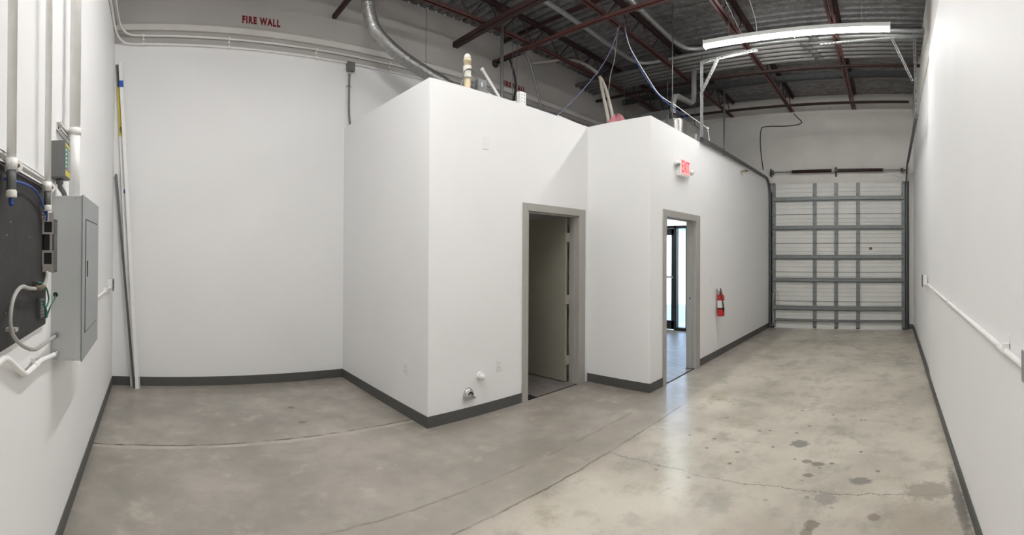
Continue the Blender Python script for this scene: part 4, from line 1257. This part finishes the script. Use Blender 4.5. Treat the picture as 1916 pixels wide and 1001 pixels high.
for px_, py_ in ((108, 370), (141, 371), (105, 672), (137, 673)):
    q = sight(px_, py_, Y=PY0 - 0.001)
    MB().lathe([(0.0045, 0), (0.004, 0.002)], (min(q.x, PX - 0.01), PY0, q.z), (0, -1, 0), 10).build('screw', 'galv', ep)
q = sight(104, 551, Y=PY0)
MB().lathe([(0.012, 0), (0.012, 0.003), (0.009, 0.0035)], (q.x, PY0, q.z), (0, -1, 0), 16).build('knockout', 'dark', ep)

# surge device with status lights above the panel
sg = thing('surge_device', 'dark gray surge protector with green lights above the panel', 'surge protector', (A, 2.32, 2.0))
MB().box(A, A + 0.070, 2.185, 2.335, 1.94, 2.115).build('enclosure', 'meter', sg, bevel=0.003)
MB().box(A + 0.070, A + 0.074, 2.19, 2.33, 1.945, 2.11).build('face', 'meter', sg, bevel=0.001)
MB().box(A + 0.074, A + 0.0748, 2.205, 2.32, 1.95, 1.976).build('warning_label', 'yellow', sg)
MB().box(A + 0.074, A + 0.0748, 2.205, 2.32, 2.092, 2.106).build('top_label', 'yellow', sg)
MB().box(A + 0.074, A + 0.0745, 2.27, 2.32, 1.985, 2.085).build('window', 'galv', sg)
for k in range(5):
    MB().lathe([(0.004, 0), (0.003, 0.003)], (A + 0.074, 2.225, 1.995 + 0.02 * k), (1, 0, 0), 8).build('status_light', 'led', sg)
MB().cyl((A + 0.035, 2.26, 1.94), (A + 0.035, 2.26, 1.915), 0.018).build('hub', 'meter', sg)
MB().tube(curve([(A + 0.035, 2.26, 1.918), (A + 0.036, 2.27, 1.90), (A + 0.045, 2.31, 1.88), (A + 0.05, 2.33, 1.857)]), 0.013, 10).build('nipple', 'meter', sg)

# telephone punch-down bracket on the board edge
tb = thing('block_bracket', 'gray stand-off bracket with punch-down block at the board’s right edge', 'bracket', (A + 0.014, 2.05, 1.62))
bx0, bx1, by0, by1 = A + 0.014, A + 0.066, 1.995, 2.07
zt_, zb_ = 1.752, 1.492
sd_ = MB()
for (z0, z1, xa, xb) in ((zt_ - 0.032, zt_, bx0 - 0.0, bx1), (zt_ - 0.040, zt_ - 0.032, bx0, bx1), (zt_ - 0.085, zt_ - 0.04, bx0, bx0 + 0.008), (zt_ - 0.085, zt_ - 0.04, bx1 - 0.008, bx1), (zt_ - 0.094, zt_ - 0.085, bx0, bx1), (zt_ - 0.165, zt_ - 0.094, bx1 - 0.018, bx1 - 0.006), (zt_ - 0.175, zt_ - 0.165, bx0, bx1), (zt_ - 0.225, zt_ - 0.175, bx0, bx0 + 0.008), (zt_ - 0.225, zt_ - 0.175, bx1 - 0.008, bx1), (zb_, zt_ - 0.225, bx0, bx1)):
    sd_.box(xa, xb, by0, by0 + 0.003, z0, z1)
sd_.box(bx0, bx0 + 0.003, by0 - 0.012, by1, zt_ - 0.03, zt_).box(bx0, bx0 + 0.003, by0, by1, zb_, zb_ + 0.03)
sd_.build('side_plate', 'bracket', tb)
MB().box(bx0 + 0.006, bx1 - 0.012, by0 + 0.003, by1 - 0.003, zb_ + 0.01, zt_ - 0.04).build('block_core', 'dark', tb)
MB().box(bx1 - 0.010, bx1, by0 + 0.001, by1, zb_ - 0.002, zt_ - 0.028).build('block_face', 'track', tb)
pn = MB()
for k in range(24):
    for s_ in (0.2, 0.5, 0.8):
        yy = by0 + 0.006 + (by1 - by0 - 0.012) * s_
        zz = zb_ + 0.012 + k * 0.0088
        pn.box(bx1, bx1 + 0.003, yy - 0.004, yy + 0.004, zz, zz + 0.003)
o = pn.build('pins', 'galv', tb); o['kind'] = 'stuff'
for dz in (-0.008, -0.022):
    MB().lathe([(0.006, 0), (0.006, 0.006), (0.003, 0.008)], (bx0 + 0.004, by0 - 0.002, zt_ + dz), (0.3, -1, 0), 10).build('screw', 'brown', tb)

# cables on the board
xb = A + 0.035
bl = [sight(14, 368, X=A + 0.051), sight(14, 362, X=A + 0.051)]
cable('data_cable', 'blue cable stub poking out of the leftmost conduit', [Vector((A + 0.051, 1.43, 1.76)), Vector((A + 0.051, 1.43, 1.742)), Vector((A + 0.055, 1.428, 1.730))], 0.008)
cable('data_cable', 'blue cable sweeping across the board from left conduit to bracket', [Vector((A + 0.03, 1.42, 1.815)), sight(31, 340, X=xb), sight(45, 344, X=xb), sight(62, 353, X=xb), sight(74, 368, X=xb), sight(80, 385, X=xb), sight(85, 398, X=xb), sight(87, 402, X=xb)], 0.005)
for k, mm, lab in ((0, 'blue', 'blue cable dropping from middle conduit into the bracket'), (1, 'white', 'white cable dropping from middle conduit into the bracket')):
    cable('data_cable', lab, [Vector((A + 0.049, 1.932 + 0.006 * k, 1.765)), Vector((A + 0.047, 1.945 + 0.012 * k, 1.74)), Vector((A + 0.04, 1.965 + 0.022 * k, 1.715))], 0.004, mm)
fxp = [(88, 508), (86, 525), (80, 536), (72, 540), (62, 540), (52, 539), (43, 536), (34, 542), (26, 556), (21, 576), (19, 600), (21, 616), (25, 628), (36, 642), (50, 651), (62, 654), (76, 650), (89, 646)]
xf = A + 0.045
fc = thing('flex_conduit', 'gray flexible cable looping down the board into the panel', 'cable', sight(25, 600, X=xf))
pth = [sight(a, b, X=xf) for a, b in fxp]
pth[-1] = Vector((A + 0.03, PY0 - 0.01, pth[-1].z)); pth[-2] = Vector((A + 0.04, pth[-2].y, pth[-2].z))
MB().tube(curve(pth, 6), 0.0075, 10).build('cable', 'greyflex', fc)
q = sight(72, 539, X=xf); q2 = sight(80, 537, X=xf); q3 = sight(66, 540, X=xf)
MB().tube([q3, q, q2], 0.0115, 12).build('coupling', 'brown', fc)
MB().cyl(pth[-1], pth[-1] + Vector((0, -0.04, 0.002)), 0.0115, n=12).build('connector', 'galv_dark', fc)
q = sight(22, 616, X=A + 0.03)
MB().box(A + 0.014, A + 0.05, q.y - 0.02, q.y + 0.012, q.z - 0.006, q.z + 0.006).build('clip', 'greyflex', fc)
# ground bar and wires
gr = thing('ground_bar', 'dark ground terminal bar low on the black board', 'terminal bar', sight(79, 575, X=A + 0.02))
q0, q1 = sight(75, 560, X=A + 0.03), sight(82, 592, X=A + 0.03)
MB().box(A + 0.014, A + 0.032, q0.y, q1.y, q1.z, q0.z).build('bar', 'track', gr, bevel=0.001)
for k in range(6):
    zz = q1.z + (q0.z - q1.z) * (k + 0.5) / 6
    for s_ in (0.3, 0.75):
        MB().lathe([(0.004, 0), (0.003, 0.003)], (A + 0.032, q0.y + (q1.y - q0.y) * s_, zz), (1, 0, 0), 8).build('terminal', 'galv', gr)
q = sight(68, 530, X=A + 0.025)
tag(MB().box(A + 0.014, A + 0.03, q.y - 0.02, q.y + 0.03, q.z - 0.008, q.z + 0.008).build('ground_lug', 'track'), 'small dark lug above the ground bar on the board', 'lug')
cable('ground_wire', 'green wire arching from the small lug down past the panel', [sight(70, 529, X=xb), sight(78, 530, X=xb), sight(86, 538, X=xb), sight(90, 550, X=xb), sight(91, 562, X=xb), sight(88, 572, X=xb), sight(84, 578, X=xb)], 0.004, 'green')
k0 = sight(103, 551, Y=PY0 - 0.005)
cable('ground_wire', 'bright green wire from the panel knockout to the ground bar', [k0, k0 + Vector((0.004, -0.02, -0.015)), sight(95, 572, X=A + 0.045), sight(90, 585, X=xb), sight(87, 594, X=xb), sight(86, 580, X=xb), sight(82, 568, X=xb), sight(80, 562, X=xb)], 0.0035, 'green')
cable('ground_wire', 'short thick green wire hanging below the ground bar', [sight(82, 563, X=A + 0.034), sight(84, 572, X=xb), sight(87, 583, X=xb), sight(87, 594, X=xb)], 0.005, 'green')
# white conduit into the bottom of the panel
xc = A + 0.022
pc = [(-30, 690), (-8, 683), (3, 674), (10, 671), (17, 674), (30, 687), (42, 697), (50, 699), (60, 690), (68, 683), (78, 674), (90, 669), (100, 664)]
pp = [sight(a, b, X=xc) for a, b in pc] + [Vector((A + 0.028, PY0 + 0.003, sight(104, 660, X=xc).z))]
wcd = thing('panel_conduit', 'white bent conduit entering the panel’s lower side', 'conduit', pp[7])
MB().tube(curve(pp, 6), 0.0115, 12).build('pipe', 'conduit_white', wcd)
q, q2 = sight(65, 685.5, X=xc), sight(70, 681, X=xc)
MB().tube([q, q2], 0.0145, 12).box(A, A + 0.02, q.y + 0.012, q.y + 0.022, q.z + 0.012, q.z + 0.030).build('strap', 'conduit_white', wcd)
MB().cyl(pp[-1], pp[-1] + Vector((0, -0.022, -0.003)), 0.0155, n=14).build('connector', 'galv', wcd)

# surface outlets
so = thing('surface_outlet', 'surface outlet box near the far left corner, past the panel', 'outlet', (A, 5.1, 1.24))
MB().box(A, A + 0.052, 4.93, 5.04, 1.17, 1.285).build('box', 'white', so, bevel=0.003)
MB().box(A + 0.052, A + 0.060, 4.925, 5.045, 1.165, 1.29).build('cover', 'galv_dark', so)
for z in (1.205, 1.25):
    MB().lathe([(0.017, 0), (0.017, 0.003)], (A + 0.060, 4.985, z), (1, 0, 0), 14).build('receptacle', 'dark', so)
oc = thing('wall_conduit', 'white conduit from the panel to the corner outlet box', 'conduit', (A + 0.016, 4.0, 1.19))
MB().tube(curve([(A + 0.03, 2.85, 1.19), (A + 0.02, 3.1, 1.19), (A + 0.014, 3.4, 1.19), (A + 0.014, 4.7, 1.195), (A + 0.018, 4.80, 1.20), (A + 0.026, 4.88, 1.205), (A + 0.026, 4.935, 1.205)]), 0.0115, 10).build('pipe', 'conduit_white', oc)
for y in (3.4, 4.55):
    MB().box(A, A + 0.029, y - 0.01, y + 0.01, 1.178, 1.230).build('strap', 'conduit_white', oc)

so2 = thing('surface_outlet', 'surface outlet box on the long right wall', 'outlet', (6.42, H, 1.245))
MB().box(6.22, 6.34, H, H + 0.05, 1.165, 1.315).build('box', 'white', so2, bevel=0.003)
MB().box(6.215, 6.345, H + 0.05, H + 0.060, 1.16, 1.32).build('cover', 'galv_dark', so2)
for z in (1.215, 1.265):
    MB().lathe([(0.018, 0), (0.018, 0.003)], (6.28, H + 0.060, z), (0, 1, 0), 14).build('receptacle', 'dark', so2)
rc = thing('wall_conduit', 'white conduit running along the long right wall', 'conduit', (4.0, H + 0.016, 1.2))
MB().tube(curve([(6.225, H + 0.028, 1.20), (6.10, H + 0.028, 1.205), (5.95, H + 0.018, 1.21), (5.75, H + 0.015, 1.215), (5.4, H + 0.015, 1.215), (1.51, H + 0.015, 1.187)]), 0.0135, 12).build('pipe', 'conduit_white', rc)
for x, up_ in ((5.05, -1), (3.75, 1), (1.87, 1)):
    MB().box(x - 0.011, x + 0.011, H, H + 0.031, 1.188, 1.222).box(x - 0.011, x + 0.011, H, H + 0.003, 1.2, 1.2 + up_ * 0.055).build('strap', 'conduit_white', rc)
MB().cyl((1.98, H + 0.015, 1.188), (1.86, H + 0.015, 1.187), 0.0165, n=14).build('coupling', 'conduit_white', rc)
so3 = thing('surface_outlet', 'metal outlet box cut off by the right edge of the photo', 'outlet', (1.45, H, 1.21))
MB().box(1.395, 1.512, H, H + 0.045, 1.165, 1.262).build('box', 'galv_dark', so3, bevel=0.006)
MB().box(1.39, 1.515, H + 0.045, H + 0.052, 1.16, 1.267).build('cover', 'galv', so3, bevel=0.003)

# ------------------------------------------------------------------ strips leaning in the corner
ws = thing('leaning_strip', 'long white trim strip with blue tape leaning in the corner', 'trim strip', (-0.215, 5.39, 0))
a_, b_ = Vector((-0.205, 5.40, 0.0)), Vector((-0.445, B - 0.035, 3.82))
MB().obar(a_, b_, 0.042, 0.012, (0.2, -1, 0)).build('strip', 'white', ws)
MB().obar(a_ + Vector((-0.012, 0.012, 0)), b_ + Vector((-0.012, 0.012, 0)), 0.012, 0.016, (0.2, -1, 0)).build('edge_lip', 'conduit_white', ws)
t_ = (b_ - a_)
for f0, f1 in ((0.922, 0.942),):
    MB().obar(a_ + t_ * f0, a_ + t_ * f1, 0.050, 0.018, (0.2, -1, 0)).build('tape_band', 'tape', ws)
ts2 = thing('leaning_strip', 'thin clear strip with a blue tape square, beside the white strip', 'trim strip', (-0.19, 5.42, 0))
a2, b2 = Vector((-0.175, 5.43, 0.0)), Vector((-0.418, B - 0.012, 3.15))
MB().obar(a2, b2, 0.008, 0.004, (0.2, -1, 0)).build('strip', 'conduit_white', ts2)
q = sight(235, 358, Y=B - 0.04)
MB().box(q.x - 0.022, q.x + 0.022, q.y - 0.004, q.y, q.z - 0.022, q.z + 0.022).build('tape_square', 'tape', ts2)
gs = thing('leaning_strip', 'dark gray metal strip leaning in the corner behind the white strip', 'trim strip', (-0.235, 5.42, 0))
a3, b3 = Vector((-0.243, 5.41, 0.0)), Vector((-0.483, B - 0.03, 2.50))
MB().obar(a3, b3, 0.026, 0.003, (0.2, -1, 0)).obar(a3 + Vector((0.012, 0.01, 0)), b3 + Vector((0.012, 0.01, 0)), 0.003, 0.02, (0.2, -1, 0)).build('strip', 'track', gs)
yt = thing('warning_strip', 'yellow printed strip leaning in the corner behind the white strip', 'strip', (-0.30, 5.45, 0))
a4, b4 = Vector((-0.27, 5.47, 0.0)), Vector((-0.478, B - 0.012, 3.80))
t4 = b4 - a4
MB().obar(a4, a4 + t4 * 0.775, 0.036, 0.004, (0.2, -1, 0)).build('clear_end', 'conduit_white', yt)
MB().obar(a4 + t4 * 0.775, a4 + t4 * 0.93, 0.036, 0.005, (0.2, -1, 0)).build('yellow_print', 'yellow', yt)
MB().obar(a4 + t4 * 0.93, b4, 0.036, 0.004, (0.2, -1, 0)).build('tip', 'track', yt)
q = a4 + t4 * 0.795
ang = atan2(t4.x, t4.z)
lettering('print', 'NUT', 0.034, Matrix.Translation((q.x, q.y - 0.006, q.z)) @ Matrix.Rotation(ang, 4, 'Y') @ Matrix.Rotation(R(90), 4, 'X') @ Matrix.Rotation(R(-90), 4, 'Z'), 'dark', yt, 0.0005, 0.001)
